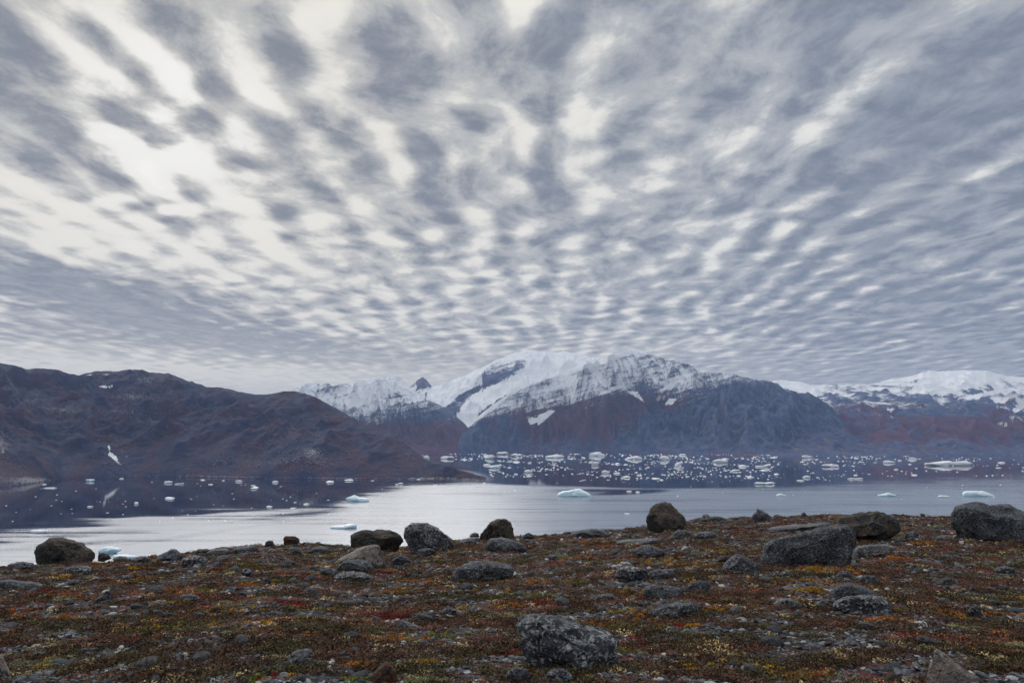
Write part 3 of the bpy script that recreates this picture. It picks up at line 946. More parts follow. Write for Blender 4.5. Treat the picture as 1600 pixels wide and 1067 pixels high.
BOULDERS = [
    (0, 'brown', 'large rounded brown-grey boulder at the left, on the brow above the water', [(200, 345), (203, 310), (225, 275), (255, 245), (285, 226), (325, 220), (375, 226), (440, 240), (490, 265), (512, 288), (545, 303), (552, 325), (545, 345), (515, 360), (440, 372), (330, 380), (240, 380), (205, 368)], .8, 6),
    (0, 'dark', 'low dark rock left of the large brown-grey boulder', [(38, 400), (42, 382), (90, 368), (140, 362), (200, 372), (207, 395), (150, 408), (100, 421), (50, 420)], .8, 5),
    (0, 'speck', 'flat-topped grey rock in front of the large left boulder', [(365, 415), (372, 400), (400, 392), (440, 390), (500, 388), (540, 398), (543, 430), (480, 440), (400, 447), (368, 437)], .8, 5),
    (0, 'brown', 'small round rock touching the right side of the large left boulder', [(566, 338), (572, 315), (600, 308), (630, 318), (652, 345), (600, 356), (570, 353)], .9, 4),
    (0, 'grey', 'low rock on the brow below the pale blue ice slab', [(655, 348), (690, 330), (730, 333), (757, 352), (720, 366), (665, 363)], .9, 4),
    (0, 'grey', 'wide low hump of rock on the brow left of the wedge-shaped rock', [(758, 352), (800, 332), (850, 330), (888, 348), (860, 368), (780, 372)], .9, 4),
    (0, 'dark', 'wedge-shaped dark rock on the brow rising to the right', [(898, 350), (940, 317), (990, 292), (1015, 289), (1035, 298), (1062, 328), (1057, 354), (1000, 370), (920, 360)], .8, 5),
    (0, 'speck', 'rounded grey lichen-covered rock in front of the wedge-shaped rock', [(1038, 378), (1060, 345), (1110, 325), (1170, 326), (1205, 350), (1212, 388), (1150, 402), (1060, 402)], .8, 5),
    (0, 'brown', 'brown hump of rock at the left end of the pale slab on the brow', [(1112, 318), (1150, 290), (1205, 288), (1217, 300), (1180, 322)], .9, 4),
    (0, 'pale', 'long pale slab on the brow', [(1190, 316), (1225, 296), (1280, 287), (1325, 288), (1332, 305), (1260, 326)], 1.0, 4),
    (0, 'dark', 'dark brown ledge on the brow right of the pale slab', [(1338, 302), (1365, 282), (1410, 276), (1450, 274), (1487, 264), (1500, 285), (1487, 303), (1380, 314)], .8, 4),
    (0, 'dark', 'dark pointed rock leaning to the right on the left-hand slope', [(535, 605), (560, 578), (595, 552), (622, 526), (636, 530), (647, 550), (647, 578), (620, 594), (570, 605)], .6, 5),
    (0, 'dark', 'dark flat rock beside orange leaves on the left-hand slope', [(1038, 570), (1060, 555), (1120, 552), (1165, 570), (1175, 592), (1150, 602), (1070, 605)], .8, 4),
    (0, 'pale', 'egg-shaped white stone standing among yellow plants', [(1006, 938), (1016, 908), (1046, 888), (1072, 896), (1077, 915), (1066, 934), (1036, 945)], .8, 5),
    (0, 'pink', 'pale brown boulder cut by the left edge of the picture', [(-90, 935), (-40, 900), (0, 893), (22, 908), (40, 950), (52, 985), (60, 1035), (58, 1085), (-90, 1095)], .7, 5),
    (0, 'grey', 'thin pale slab lying in dark heath near the left bottom corner', [(180, 1014), (250, 1000), (300, 990), (330, 988), (325, 1004), (270, 1022), (200, 1030)], .8, 4),
    (0, 'speck', 'small grey rock on the brow slope below the dark brown ledge', [(1398, 432), (1408, 408), (1432, 398), (1462, 408), (1472, 442), (1420, 452)], .8, 4),
    (0, 'grey', 'long low grey slab by the left edge below the brow', [(-20, 490), (0, 476), (60, 470), (130, 480), (200, 483), (285, 508), (280, 522), (150, 526), (40, 522), (-20, 512)], .5, 5),
    (0, 'grey', 'small round grey stone right of the flat-topped rock', [(705, 460), (715, 445), (745, 438), (778, 445), (785, 460), (745, 466)], .8, 4),
    (1, 'rust', 'small reddish-brown block on the brow above the water', [(160, 258), (159, 225), (168, 212), (230, 213), (252, 230), (254, 256), (205, 268), (165, 264)], .8, 4),
    (1, 'brown', 'small rounded rock left of the reddish-brown block', [(50, 272), (56, 246), (75, 237), (98, 239), (108, 262), (90, 276), (60, 278)], .8, 4),
    (1, 'brown', 'long rounded brown boulder on the brow, left of the egg-shaped one', [(548, 245), (550, 218), (570, 200), (620, 182), (700, 177), (780, 181), (835, 203), (853, 238), (846, 270), (815, 300), (770, 314), (700, 315), (600, 300), (555, 275)], .65, 6),
    (1, 'speck', 'large egg-shaped grey boulder on the brow', [(862, 205), (866, 172), (890, 150), (940, 137), (995, 138), (1040, 158), (1085, 192), (1122, 225), (1148, 260), (1160, 290), (1148, 312), (1060, 328), (960, 322), (900, 292), (868, 248)], .65, 6),
    (1, 'pink', 'angular tilted slab with a flat pinkish face in front of the long brown boulder', [(452, 372), (475, 350), (530, 320), (580, 290), (640, 270), (715, 265), (728, 290), (742, 335), (754, 380), (700, 392), (600, 402), (462, 400)], .6, 6),
    (1, 'grey', 'rounded dark rock with a pale rim under the tilted slab', [(468, 402), (500, 368), (545, 352), (600, 347), (655, 362), (690, 395), (688, 418), (600, 430), (500, 420)], .7, 5),
    (1, 'speck', 'low grey rock in front of the rock with the pale rim', [(448, 458), (485, 428), (560, 420), (640, 433), (682, 455), (600, 470), (480, 480)], .7, 5),
    (1, 'dark', 'small dark rock at the foot of the egg-shaped boulder', [(930, 318), (935, 295), (955, 286), (1010, 284), (1046, 297), (1052, 325), (990, 342), (935, 338)], .7, 5),
    (1, 'dark', 'dark bluish rock between the two boulders and the yellow patch', [(788, 355), (830, 325), (875, 330), (902, 358), (865, 383), (800, 380)], .7, 4),
    (1, 'dark', 'wide dark mound of rock in the middle of the slope', [(1138, 458), (1160, 420), (1195, 385), (1240, 364), (1340, 360), (1430, 372), (1487, 392), (1506, 418), (1490, 445), (1420, 466), (1300, 462), (1200, 492), (1150, 482)], .7, 6),
    (1, 'brown', 'rounded upright boulder on the brow in the middle', [(1300, 240), (1303, 205), (1325, 170), (1360, 132), (1400, 114), (1450, 112), (1487, 126), (1506, 165), (1510, 225), (1440, 248), (1340, 252)], .7, 6),
    (1, 'grey', 'low rounded grey rock in front of the upright boulder', [(1322, 272), (1350, 232), (1420, 222), (1487, 234), (1550, 262), (1590, 296), (1500, 316), (1400, 306), (1340, 292)], .7, 5),
    (1, 'dark', 'small dark rock just left of the upright boulder', [(1240, 214), (1250, 198), (1272, 192), (1292, 198), (1298, 218), (1262, 226)], .8, 4),
    (1, 'pale', 'low pale slab on the brow left of the upright boulder', [(1165, 250), (1200, 232), (1260, 220), (1298, 222), (1300, 248), (1230, 262)], .8, 4),
    (1, 'dark', 'dark angular stone near the left of the heath slope', [(18, 500), (35, 468), (60, 455), (88, 465), (98, 502), (60, 510)], .7, 4),
    (1, 'dark', 'dark blocky rock left of the low grey rock', [(366, 415), (400, 400), (440, 398), (475, 408), (482, 442), (445, 455), (390, 438)], .7, 4),
    (1, 'grey', 'ribbed grey outcrop with a tuft of rusty plants at its right', [(168, 955), (195, 900), (240, 875), (300, 866), (328, 880), (310, 912), (255, 948), (200, 968)], .7, 5),
    (1, 'rust', 'rust-red rock with a dark left face at the bottom edge', [(625, 1085), (660, 1030), (705, 985), (755, 945), (785, 960), (812, 1010), (828, 1055), (820, 1095), (650, 1100)], .7, 5),
    (1, 'dark', 'dark broken rock among lichen in the centre foreground', [(812, 755), (828, 715), (850, 700), (900, 725), (960, 742), (970, 762), (890, 772), (830, 768)], .7, 4),
    (1, 'dark', 'dark rock with a straight right side in the centre foreground', [(1062, 662), (1080, 638), (1120, 628), (1160, 640), (1167, 672), (1110, 682)], .7, 4),
    (1, 'grey', 'bluish-grey rock low on the brow behind the small stones', [(190, 320), (200, 285), (230, 275), (262, 288), (268, 308), (220, 326)], .7, 4),
    (1, 'grey', 'flat grey rock behind the low dark mound on the left brow', [(300, 305), (330, 280), (380, 270), (418, 282), (415, 300), (350, 316)], .7, 4),
    (2, 'brown', 'tall dome-shaped boulder with a brown broken face on the brow', [(765, 135), (772, 105), (792, 72), (820, 38), (850, 20), (890, 14), (925, 24), (950, 52), (985, 80), (1005, 102), (1012, 130), (1003, 162), (960, 198), (880, 208), (820, 198), (778, 168)], .7, 6),
    (2, 'grey', 'grey rock at the right foot of the dome-shaped boulder', [(922, 222), (940, 192), (965, 174), (1000, 174), (1048, 200), (1048, 228), (960, 234)], .7, 5),
    (2, 'dark', 'low dark rock right of the foot of the dome-shaped boulder', [(1035, 222), (1080, 190), (1150, 188), (1185, 198), (1196, 220), (1110, 232)], .7, 4),
    (2, 'dark', 'pointed grey rock standing alone on the right-hand brow', [(1394, 118), (1398, 95), (1414, 74), (1422, 50), (1450, 64), (1485, 82), (1502, 100), (1504, 132), (1430, 142), (1400, 134)], .7, 5),
    (2, 'dark', 'row of broken dark ledges on the brow right of the dome-shaped boulder', [(1038, 135), (1050, 112), (1098, 106), (1104, 88), (1138, 86), (1148, 101), (1200, 99), (1236, 106), (1228, 118), (1130, 135)], .6, 5),
    (2, 'dark', 'low black mound in front of the dome-shaped boulder', [(700, 305), (745, 268), (800, 264), (850, 284), (895, 302), (902, 332), (820, 354), (740, 324)], .7, 5),
    (2, 'speck', 'grey cracked rock with a white left face in the middle of the slope', [(598, 448), (612, 412), (645, 390), (690, 386), (740, 394), (785, 414), (802, 462), (760, 494), (650, 480)], .7, 5),
    (2, 'dark', 'dark low rock joined to the right of the white-faced rock', [(775, 440), (825, 406), (930, 408), (952, 440), (885, 468), (800, 470)], .7, 5),
    (2, 'grey', 'bluish rock carrying a round pale lichen patch', [(756, 545), (768, 518), (795, 502), (860, 498), (925, 504), (980, 520), (994, 560), (930, 582), (800, 575)], .7, 5),
    (2, 'dark', 'dark elongated rock with a flat grey top, lower middle', [(797, 662), (820, 638), (870, 615), (950, 600), (1050, 604), (1100, 618), (1108, 650), (1082, 698), (1000, 704), (880, 698), (812, 680)], .6, 6),
    (2, 'speck', 'big black and white speckled boulder in the foreground', [(4, 760), (10, 730), (35, 705), (80, 688), (150, 674), (230, 688), (290, 712), (340, 722), (390, 714), (450, 742), (540, 768), (600, 798), (637, 835), (618, 868), (606, 960), (594, 1020), (450, 1015), (300, 1030), (200, 1010), (120, 1000), (75, 960), (45, 890)], .55, 6),
    (2, 'dark', 'triangular dark rock left of the big slab-sided boulder', [(1208, 408), (1225, 372), (1262, 338), (1310, 315), (1345, 324), (1390, 352), (1432, 382), (1424, 418), (1300, 430)], .7, 5),
    (2, 'dark', 'small dark rock behind the triangular dark rock', [(1178, 366), (1200, 332), (1240, 326), (1262, 338), (1245, 372), (1205, 378)], .7, 4),
    (2, 'grey', 'rounded grey stone sunk in heath above the speckled boulder', [(468, 585), (505, 556), (560, 549), (600, 560), (624, 580), (580, 595), (500, 597)], .7, 5),
    (2, 'dark', 'small dark stone on the slope below the brow, left of centre', [(194, 352), (212, 322), (250, 318), (272, 334), (276, 350), (230, 360)], .7, 4),
    (2, 'dark', 'small dark rock on the brow right of the upright boulder', [(58, 224), (72, 200), (98, 193), (128, 205), (138, 222), (100, 232)], .8, 4),
    (2, 'dark', 'flat dark rock right of the bluish rock with pale lichen', [(1018, 508), (1042, 478), (1090, 468), (1150, 480), (1164, 505), (1120, 540), (1040, 530)], .6, 5),
    (2, 'grey', 'stepped ledge of rock on the brow left of the dome-shaped boulder', [(330, 215), (350, 196), (398, 182), (460, 172), (520, 178), (552, 190), (585, 216), (480, 228), (400, 222)], .6, 5),
    (2, 'pale', 'long pale flat slab below the dome-shaped boulder', [(575, 255), (650, 240), (740, 234), (860, 228), (888, 240), (800, 256), (690, 268), (600, 270)], .6, 4),
    (2, 'grey', 'dark block at the lower left foot of the speckled boulder', [(-60, 1060), (-30, 1000), (20, 975), (90, 985), (110, 1020), (90, 1075)], .6, 5),
    (2, 'speck', 'speckled stone at the front foot of the speckled boulder', [(180, 1060), (200, 1010), (240, 985), (300, 985), (350, 1020), (370, 1065), (260, 1080)], .6, 5),
    (3, 'dark', 'big slab-sided dark boulder with a long sloping top', [(-52, 345), (-50, 300), (-38, 262), (-10, 238), (50, 216), (130, 196), (240, 176), (340, 162), (420, 153), (484, 153), (500, 176), (516, 225), (505, 290), (488, 345), (465, 392), (400, 402), (250, 408), (100, 412), (0, 406), (-46, 400)], .45, 6),
    (3, 'brown', 'broad rounded boulder with a tan left face behind the slab-sided one', [(370, 160), (374, 132), (395, 115), (440, 92), (520, 76), (620, 69), (700, 83), (765, 107), (798, 142), (805, 182), (765, 212), (700, 226), (640, 252), (560, 262), (470, 262), (400, 240)], .6, 6),
    (3, 'dark', 'huge dark angular boulder at the right edge of the picture', [(1053, 150), (1056, 118), (1068, 82), (1092, 50), (1140, 24), (1200, 11), (1290, 17), (1380, 24), (1425, 31), (1490, 76), (1560, 118), (1592, 180), (1575, 250), (1487, 278), (1300, 272), (1170, 264), (1098, 246), (1070, 205)], .6, 6),
    (3, 'grey', 'grey rock with a pale left face behind the oval boulder', [(348, 590), (352, 555), (372, 520), (405, 494), (470, 487), (550, 505), (622, 540), (645, 572), (540, 606), (385, 612)], .7, 6),
    (3, 'speck', 'smooth oval boulder in front of the grey rock with a pale left face', [(376, 618), (392, 594), (430, 575), (500, 564), (600, 562), (675, 577), (712, 605), (722, 645), (705, 672), (640, 682), (540, 668), (430, 654)], .7, 6),
    (3, 'pink', 'sharp pyramid-shaped pinkish rock at the bottom right', [(898, 1100), (915, 1040), (935, 980), (955, 905), (970, 870), (985, 872), (1030, 900), (1090, 950), (1160, 1003), (1225, 1052), (1225, 1105), (1000, 1110)], .5, 6),
    (3, 'dark', 'small dark rock in front of the slab-sided boulder', [(393, 445), (425, 412), (470, 414), (484, 446), (435, 456)], .7, 4),
    (3, 'pale', 'pale flat rock among stones left of the oval boulder', [(26, 608), (65, 577), (135, 578), (185, 598), (210, 618), (180, 638), (80, 638)], .7, 5),
    (3, 'dark', 'rough low rock right below the slab-sided boulder', [(512, 475), (545, 442), (620, 444), (662, 480), (612, 508), (540, 500)], .7, 5),
    (3, 'dark', 'small round stone on the skyline left of the tan-faced boulder', [(188, 97), (196, 78), (210, 73), (224, 84), (226, 99), (204, 104)], .8, 4),
    (3, 'dark', 'dark hollowed rock on the right-hand slope', [(1158, 650), (1175, 622), (1205, 609), (1238, 628), (1245, 680), (1185, 698)], .7, 5),
    (3, 'dark', 'flat dark stone left of the dark hollowed rock', [(978, 598), (1000, 574), (1030, 569), (1058, 584), (1054, 604), (1000, 614)], .7, 4),
    (3, 'grey', 'grey rock in the heath near the right edge', [(1308, 415), (1330, 392), (1380, 385), (1432, 402), (1442, 425), (1380, 436)], .7, 4),
    (3, 'pale', 'white stone below the tan-faced boulder', [(794, 385), (800, 368), (835, 368), (862, 382), (850, 400), (812, 396)], .7, 4),
    (3, 'grey', 'rounded stone touching the left of the oval boulder', [(258, 622), (280, 596), (320, 583), (358, 598), (372, 622), (320, 638)], .7, 4),
    (3, 'pale', 'pale outcrop between the slab-sided and the tan-faced boulder', [(478, 345), (490, 305), (525, 276), (600, 262), (700, 262), (742, 278), (735, 295), (620, 318), (530, 350)], .6, 5),
    (3, 'pale', 'long pale bedrock slab on the rise left of the slab-sided boulder', [(-20, 175), (60, 160), (150, 150), (250, 148), (368, 138), (372, 152), (240, 178), (100, 190), (0, 195)], .6, 5),
    (3, 'dark', 'low dark ledge beside the foot of the huge right-hand boulder', [(965, 222), (985, 212), (1040, 210), (1085, 222), (1080, 238), (1010, 240)], .7, 4),
    (3, 'dark', 'small rock on the skyline between the two right-hand boulders', [(888, 98), (880, 84), (895, 80), (912, 86), (918, 100), (902, 106)], .8, 4),
    (3, 'dark', 'flat-lying dark rock at the right foot of the tan-faced boulder', [(775, 225), (800, 195), (850, 180), (885, 195), (880, 222), (820, 238)], .7, 4),
]
BOXES = []
for k, (ci, mt, lab, pts, dep, sub) in enumerate(BOULDERS):
    ol = c8(ci, pts)
    xs, ys = [p[0] for p in ol], [p[1] for p in ol]
    pxc, pyb = (min(xs) + max(xs)) / 2, max(ys)
    ax_, Yg, _z = ground_hit(min(max(pxc, -150), 1750), pyb - .08 * (max(ys) - min(ys)))
    w = (max(xs) - min(xs)) / F * Yg
    D = max(.5 * w * dep, .05)
    kind_up = 'ledge' in lab or 'slab' in lab
    me, loc, wid, hgt = outline_body('boulder', ol, Yg + D * .75, D, min(sub, 6), 100 + k * 7, nf=14 if mt in ('dark', 'pink') else 11, squash=.62 if sub == 6 else .75)
    sm_ = min(wid, hgt) > .12
    nm = 'boulder' if max(xs) - min(xs) > 40 else 'rock'
    me.name = nm
    o = link(nm, me, RM[mt], label=lab, cat='boulder' if nm == 'boulder' else 'rock')
    o.location = loc
    BOXES.append((min(xs), max(xs), min(ys), max(ys)))

# loose stones one could count: individuals sharing a few meshes
stone_mesh = []
for i in range(9):
    v, f = ico(4)
    q = facet(v.copy(), 10, 900 + i, .55, .85, (0, 0, 0))
    q = q * (1 + .10 * fbm(v[:, 0] * 2 + i, v[:, 1] * 2, v[:, 2] * 2, 4)[:, None])
    q[:, 2] *= .62
    me = mesh_np('stone', q, f)
    stone_mesh.append(me)
tries, placed = 0, 0
stone_pts = []
snames = {'dark': 'dark grey', 'grey': 'grey', 'speck': 'speckled', 'brown': 'brownish', 'pale': 'pale whitish'}
smats = ['dark', 'grey', 'speck', 'dark', 'grey', 'brown', 'pale']
smesh = {}
while placed < 235 and tries < 9000:
    tries += 1
    px = rnd.uniform(-20, 1620)
    cy_ = float(np.interp(px, CR[:, 0], CR[:, 1]))
    py = cy_ + 1 + (1066 - cy_) * rnd.random() ** 1.5
    if rnd.random() < .12:
        py = cy_ + rnd.uniform(-1, 3)
    if any(b[0] - 6 < px < b[1] + 6 and b[2] < py < b[3] + 5 for b in BOXES):
        continue
    if any(abs(px - a) < 11 and abs(py - b) < 5 for a, b in stone_pts):
        continue
    stone_pts.append((px, py))
    ax_, Yg, zg = ground_hit(px, py)
    wpx = rnd.choice([7, 8, 10, 12, 15, 20, 26]) * (1.0 if py > cy_ + 8 else .7) * (.8 + .5 * (py - cy_) / 200)
    s_ = wpx / F * Yg / 2
    mk = rnd.choice(smats)
    key = (rnd.randrange(9), mk)
    if key not in smesh:
        smesh[key] = stone_mesh[key[0]].copy()
        smesh[key].name = 'stone'
        smesh[key].materials.append(RM[mk])
    side = 'left' if px < 530 else 'middle' if px < 1070 else 'right'
    if py < cy_ + 9:
        lab = f'small {snames[mk]} stone on the brow against the water, {side} of the picture'
    elif py < cy_ + 90:
        lab = f'small {snames[mk]} stone among low plants on the {side} upper slope'
    else:
        lab = f'small {snames[mk]} stone among low plants in the {side} foreground'
    o = link('stone', smesh[key], label=lab, cat='stone', group='small stones strewn over the tundra slope')
    o.location = (ax_ * Yg, Yg, zg + s_ * rnd.uniform(.0, .25))
    o.rotation_euler = (rnd.uniform(-.3, .3), rnd.uniform(-.3, .3), rnd.uniform(0, 6.28))
    o.scale = (s_ * rnd.uniform(.9, 1.25), s_ * rnd.uniform(.7, 1.1), s_ * rnd.uniform(.55, 1.1))
    placed += 1
# ------------------------------------------------------------------ ground cover: plants, lichen and gravel, scattered as instances
def scatter(name, proto, pts, scl, tint, rot, label, mat=None):
    me = bpy.data.meshes.new(name)
    me.vertices.add(len(pts))
    me.vertices.foreach_set('co', np.ascontiguousarray(pts, dtype=np.float32).ravel())
    a = me.attributes.new('scl', 'FLOAT_VECTOR', 'POINT')
    a.data.foreach_set('vector', np.ascontiguousarray(scl, dtype=np.float32).ravel())
    a = me.attributes.new('rot', 'FLOAT_VECTOR', 'POINT')
    a.data.foreach_set('vector', np.ascontiguousarray(rot, dtype=np.float32).ravel())
    a = me.attributes.new('tint', 'FLOAT_COLOR', 'POINT')
    a.data.foreach_set('color', np.ascontiguousarray(np.concatenate([tint, np.ones((len(tint), 1))], 1), dtype=np.float32).ravel())
    me.update()
    o = link(name, me, None, kind='stuff', label=label)
    po = bpy.data.objects.new(name + '_piece', proto)      # the piece itself, kept out of the scene
    ng = bpy.data.node_groups.new(name, 'GeometryNodeTree')
    ng.interface.new_socket('Geometry', in_out='INPUT', socket_type='NodeSocketGeometry')
    ng.interface.new_socket('Geometry', in_out='OUTPUT', socket_type='NodeSocketGeometry')
    gi, go = ng.nodes.new('NodeGroupInput'), ng.nodes.new('NodeGroupOutput')
    m2p = ng.nodes.new('GeometryNodeMeshToPoints')
    iop = ng.nodes.new('GeometryNodeInstanceOnPoints')
    oi = ng.nodes.new('GeometryNodeObjectInfo')
    oi.inputs['Object'].default_value = po
    oi.inputs['As Instance'].default_value = True
    ar = ng.nodes.new('GeometryNodeInputNamedAttribute')
    ar.data_type = 'FLOAT_VECTOR'
    ar.inputs['Name'].default_value = 'rot'
    asx = ng.nodes.new('GeometryNodeInputNamedAttribute')
    asx.data_type = 'FLOAT_VECTOR'
    asx.inputs['Name'].default_value = 'scl'
    L = ng.links.new
    L(gi.outputs[0], m2p.inputs['Mesh'])
    L(m2p.outputs[0], iop.inputs['Points'])
    L(oi.outputs['Geometry'], iop.inputs['Instance'])
    L(ar.outputs['Attribute'], iop.inputs['Rotation'])
    L(asx.outputs['Attribute'], iop.inputs['Scale'])
    L(iop.outputs[0], go.inputs[0])
    md = o.modifiers.new('scatter', 'NODES')
    md.node_group = ng
    return o


def tint_material(name, vary=.35, rough=.9, spec=.15, nscale=60.0, transl=0.0):
    m, t, b = new_mat(name)
    c = t.attr('tint', 'INSTANCER', 'Color')
    p = pos(t)
    n = t.noise(p, nscale, 3, .6)
    c = t.mix(t.map(n, .35, .65, 0, vary), c, t.vmath('SCALE', c, scale=.35))
    c = t.mix(t.map(n, .55, .75, 0, vary), c, t.vmath('SCALE', c, scale=1.7))
    t.put(b.inputs['Base Color'], c)
    b.inputs['Roughness'].default_value = rough
    b.inputs['Specular IOR Level'].default_value = spec
    return m


def tuft_mesh(name, n, leaf, rad, hgt, seed, upright=.5, wid=.45):
    r_ = np.random.default_rng(seed)
    V, Fc = [], []
    for i in range(n):
        a = r_.uniform(0, 2 * math.pi)
        rr = rad * math.sqrt(r_.uniform(0, 1))
        b = np.array([rr * math.cos(a), rr * math.sin(a), hgt * (1 - (rr / rad) ** 2) * r_.uniform(.2, 1)])
        d_ = r_.normal(size=3)
        d_[2] = abs(d_[2]) * upright * 2 + .1
        d_[:2] += .5 * b[:2] / rad
        d_ /= np.linalg.norm(d_)
        sd_ = np.cross(d_, r_.normal(size=3))
        sd_ /= np.linalg.norm(sd_)
        l_ = leaf * r_.uniform(.6, 1.3)
        k = len(V)
        V += [b, b + d_ * l_ * .5 + sd_ * l_ * wid * .5, b + d_ * l_, b + d_ * l_ * .5 - sd_ * l_ * wid * .5]
        Fc.append((k, k + 1, k + 2, k + 3))
    return mesh_np(name, np.array(V), np.array(Fc), smooth=False)


def wedge(n, y0=3.4, y1=48.0, p=1.0):
    """points over the visible slope and its margins, evenly spread as seen from the path"""
    Y = y0 * (y1 / y0) ** (rng.random(n) ** p)
    ax = rng.uniform(-1.05, 1.05, n)
    X = ax * Y
    r = np.hypot(X, Y)
    th = np.arctan2(X, Y)
    ok = r < np.interp(th, _dth, CRD[:, 1]) + 5
    X, Y = X[ok], Y[ok]
    return X, Y


def pal(x, stops):
    xs = [q[0] for q in stops]
    return np.stack([np.interp(x, xs, [q[1][i] for q in stops]) for i in range(3)], 1)


def rotz(n, tilt=.25):
    return np.stack([rng.uniform(-tilt, tilt, n), rng.uniform(-tilt, tilt, n), rng.uniform(0, 6.283, n)], 1)


leafm = tint_material('dwarf_shrub_leaves')


def place_cover():
    # dwarf heath
    X, Y = wedge(84000)
    u = fbm(X / 1.5, Y / .8, 3.0, 4, .6)
    w = fbm(X / .45, Y / .3, 6.0, 2)
    straw = fbm(X / .7, Y / .4, 16.0, 3)
    bare = fbm(X / 1.1, Y / .55, 11.0, 4, .6)
    keep = bare < .04 + rng.normal(0, .16, len(X))
    X, Y, u, w, straw = X[keep], Y[keep], u[keep], w[keep], straw[keep]
    Z = G(X, Y)
    n = len(X)
    far = sstep(5, 24, Y)
    v = u + .30 * w + rng.normal(0, .14, n) + .10 * far
    col = pal(v, [(-.9, (.030, .032, .016)), (-.45, (.055, .048, .026)), (-.25, (.040, .030, .020)), (0, (.052, .033, .024)), (.25, (.068, .040, .028)), (.55, (.088, .038, .030)), (.8, (.12, .036, .032)), (1.1, (.16, .055, .03))])
    od = rng.random(n)
    col = np.where((od < .03 + .28 * np.clip(straw - .25, 0, 1))[:, None], np.array([.30, .25, .13]) * rng.uniform(.5, 1.2, n)[:, None], col)
    col = np.where((od > .996)[:, None], np.array([.30, .13, .03]) * rng.uniform(.6, 1.2, n)[:, None], col)
    col = col * rng.uniform(.8, 2.5, n)[:, None] * (1.2, 1.1, 1.0)
    sc = (.05 + .0030 * Y) * rng.uniform(.6, 1.45, n)
    scl = np.stack([sc, sc, sc * rng.uniform(.4, .85, n) * np.clip(1.1 - .5 * (v > .4), .5, 1)], 1)
    half = rng.random(n)
    for k in range(4):
        q = (half * 4).astype(int) == k
        pm = tuft_mesh('heath_tuft', 46, .36, 1.0, .55, 30 + k, .8, .42)
        pm.materials.append(leafm)
        scatter('dwarf_heath', pm, np.stack([X, Y, Z], 1)[q], scl[q], col[q], rotz(q.sum()), 'dark brown and wine-red dwarf heath covering the slope')
    # clumps of autumn willow and bearberry leaves
    PX, PY, PC, PS = [], [], [], []
    cx, cyy = wedge(430, 3.8, 44)
    for x, y in zip(cx, cyy):
        kcol = rng.choice(5, p=[.34, .18, .10, .14, .24])
        base = [(.50, .27, .03), (.50, .19, .035), (.33, .035, .03), (.24, .24, .045), (.36, .33, .17)][kcol]
        m_ = int(rng.integers(8, 40) * (1.0 if y < 20 else .6))
        lx, ly = .05 + .006 * y + rng.exponential(.04 + .006 * y), .03 + .003 * y + rng.exponential(.02)
        PX.append(x + rng.normal(0, lx, m_))
        PY.append(y + rng.normal(0, ly, m_))
        PC.append(np.array(base) * rng.uniform(.45, 1.15, (m_, 1)) * rng.uniform(.85, 1.15, (m_, 3)))
        PS.append((.019 + .0017 * y) * rng.uniform(.6, 1.3, m_))
    X, Y, col, sc = np.concatenate(PX), np.concatenate(PY), np.concatenate(PC), np.concatenate(PS)
    Z = G(X, Y) + sc * .35
    pm = tuft_mesh('leaf_tuft', 26, .55, 1.0, .6, 55, .5, .7)
    pm.materials.append(leafm)
    scatter('autumn_leaves', pm, np.stack([X, Y, Z], 1), np.stack([sc, sc, sc], 1), col, rotz(len(X)), 'small clumps of yellow, orange and red autumn leaves in the heath')
    # lichen and moss cushions
    X, Y = wedge(15000, 3.5, 40)
    q = fbm(X / .9, Y / .5, 21.0, 3) + rng.normal(0, .1, len(X)) > .02
    X, Y = X[q], Y[q]
    n = len(X)
    sc = (.012 + .0011 * Y) * rng.uniform(.5, 1.6, n)
    col = pal(rng.random(n), [(0, (.24, .22, .14)), (.5, (.36, .34, .26)), (.8, (.30, .31, .28)), (1, (.16, .18, .06))]) * rng.uniform(.5, 1.1, n)[:, None]
    pm = tuft_mesh('lichen_tuft', 34, .34, 1.0, .9, 77, .7, .8)
    pm.materials.append(tint_material('lichen', .3, nscale=120))
    scatter('lichen_cushions', pm, np.stack([X, Y, G(X, Y) + sc * .2], 1), np.stack([sc, sc, sc * .7], 1), col, rotz(n), 'pale cream lichen cushions dotted through the heath')
    # gravel and broken rock between the plants
    X, Y = wedge(100000, 3.5, 47)
    bare = fbm(X / 1.1, Y / .55, 11.0, 4, .6)
    q = bare + rng.normal(0, .22, len(X)) > -.06
    X, Y, bare = X[q], Y[q], bare[q]
    n = len(X)
    sc = np.minimum((.006 + .0009 * Y) * rng.lognormal(0, .5, n), .02 + .002 * Y) * (1 + .9 * np.clip(bare, 0, 1))
    col = pal(rng.random(n), [(0, (.040, .043, .052)), (.5, (.095, .10, .115)), (.78, (.16, .165, .175)), (.9, (.34, .34, .33)), (1, (.50, .49, .47))])
    gm = tint_material('gravel_stone', .55, nscale=45)
    pick = rng.integers(0, 4, n)
    for k in range(4):
        v, f = ico(2)
        g_ = facet(v.copy(), 12, 700 + k, .35, .7, (0, 0, 0))
        g_[:, 2] *= .6
        pm = mesh_np('gravel_piece', g_, f, smooth=False)
        pm.materials.append(gm)
        q = pick == k
        m_ = int(q.sum())
        scatter('gravel', pm, np.stack([X, Y, G(X, Y) + sc * .15], 1)[q], np.stack([sc * rng.uniform(.8, 1.6, n), sc, sc * rng.uniform(.5, 1.1, n)], 1)[q], col[q], rotz(m_, .5), 'grey gravel and broken stone showing between the plants')


place_cover()
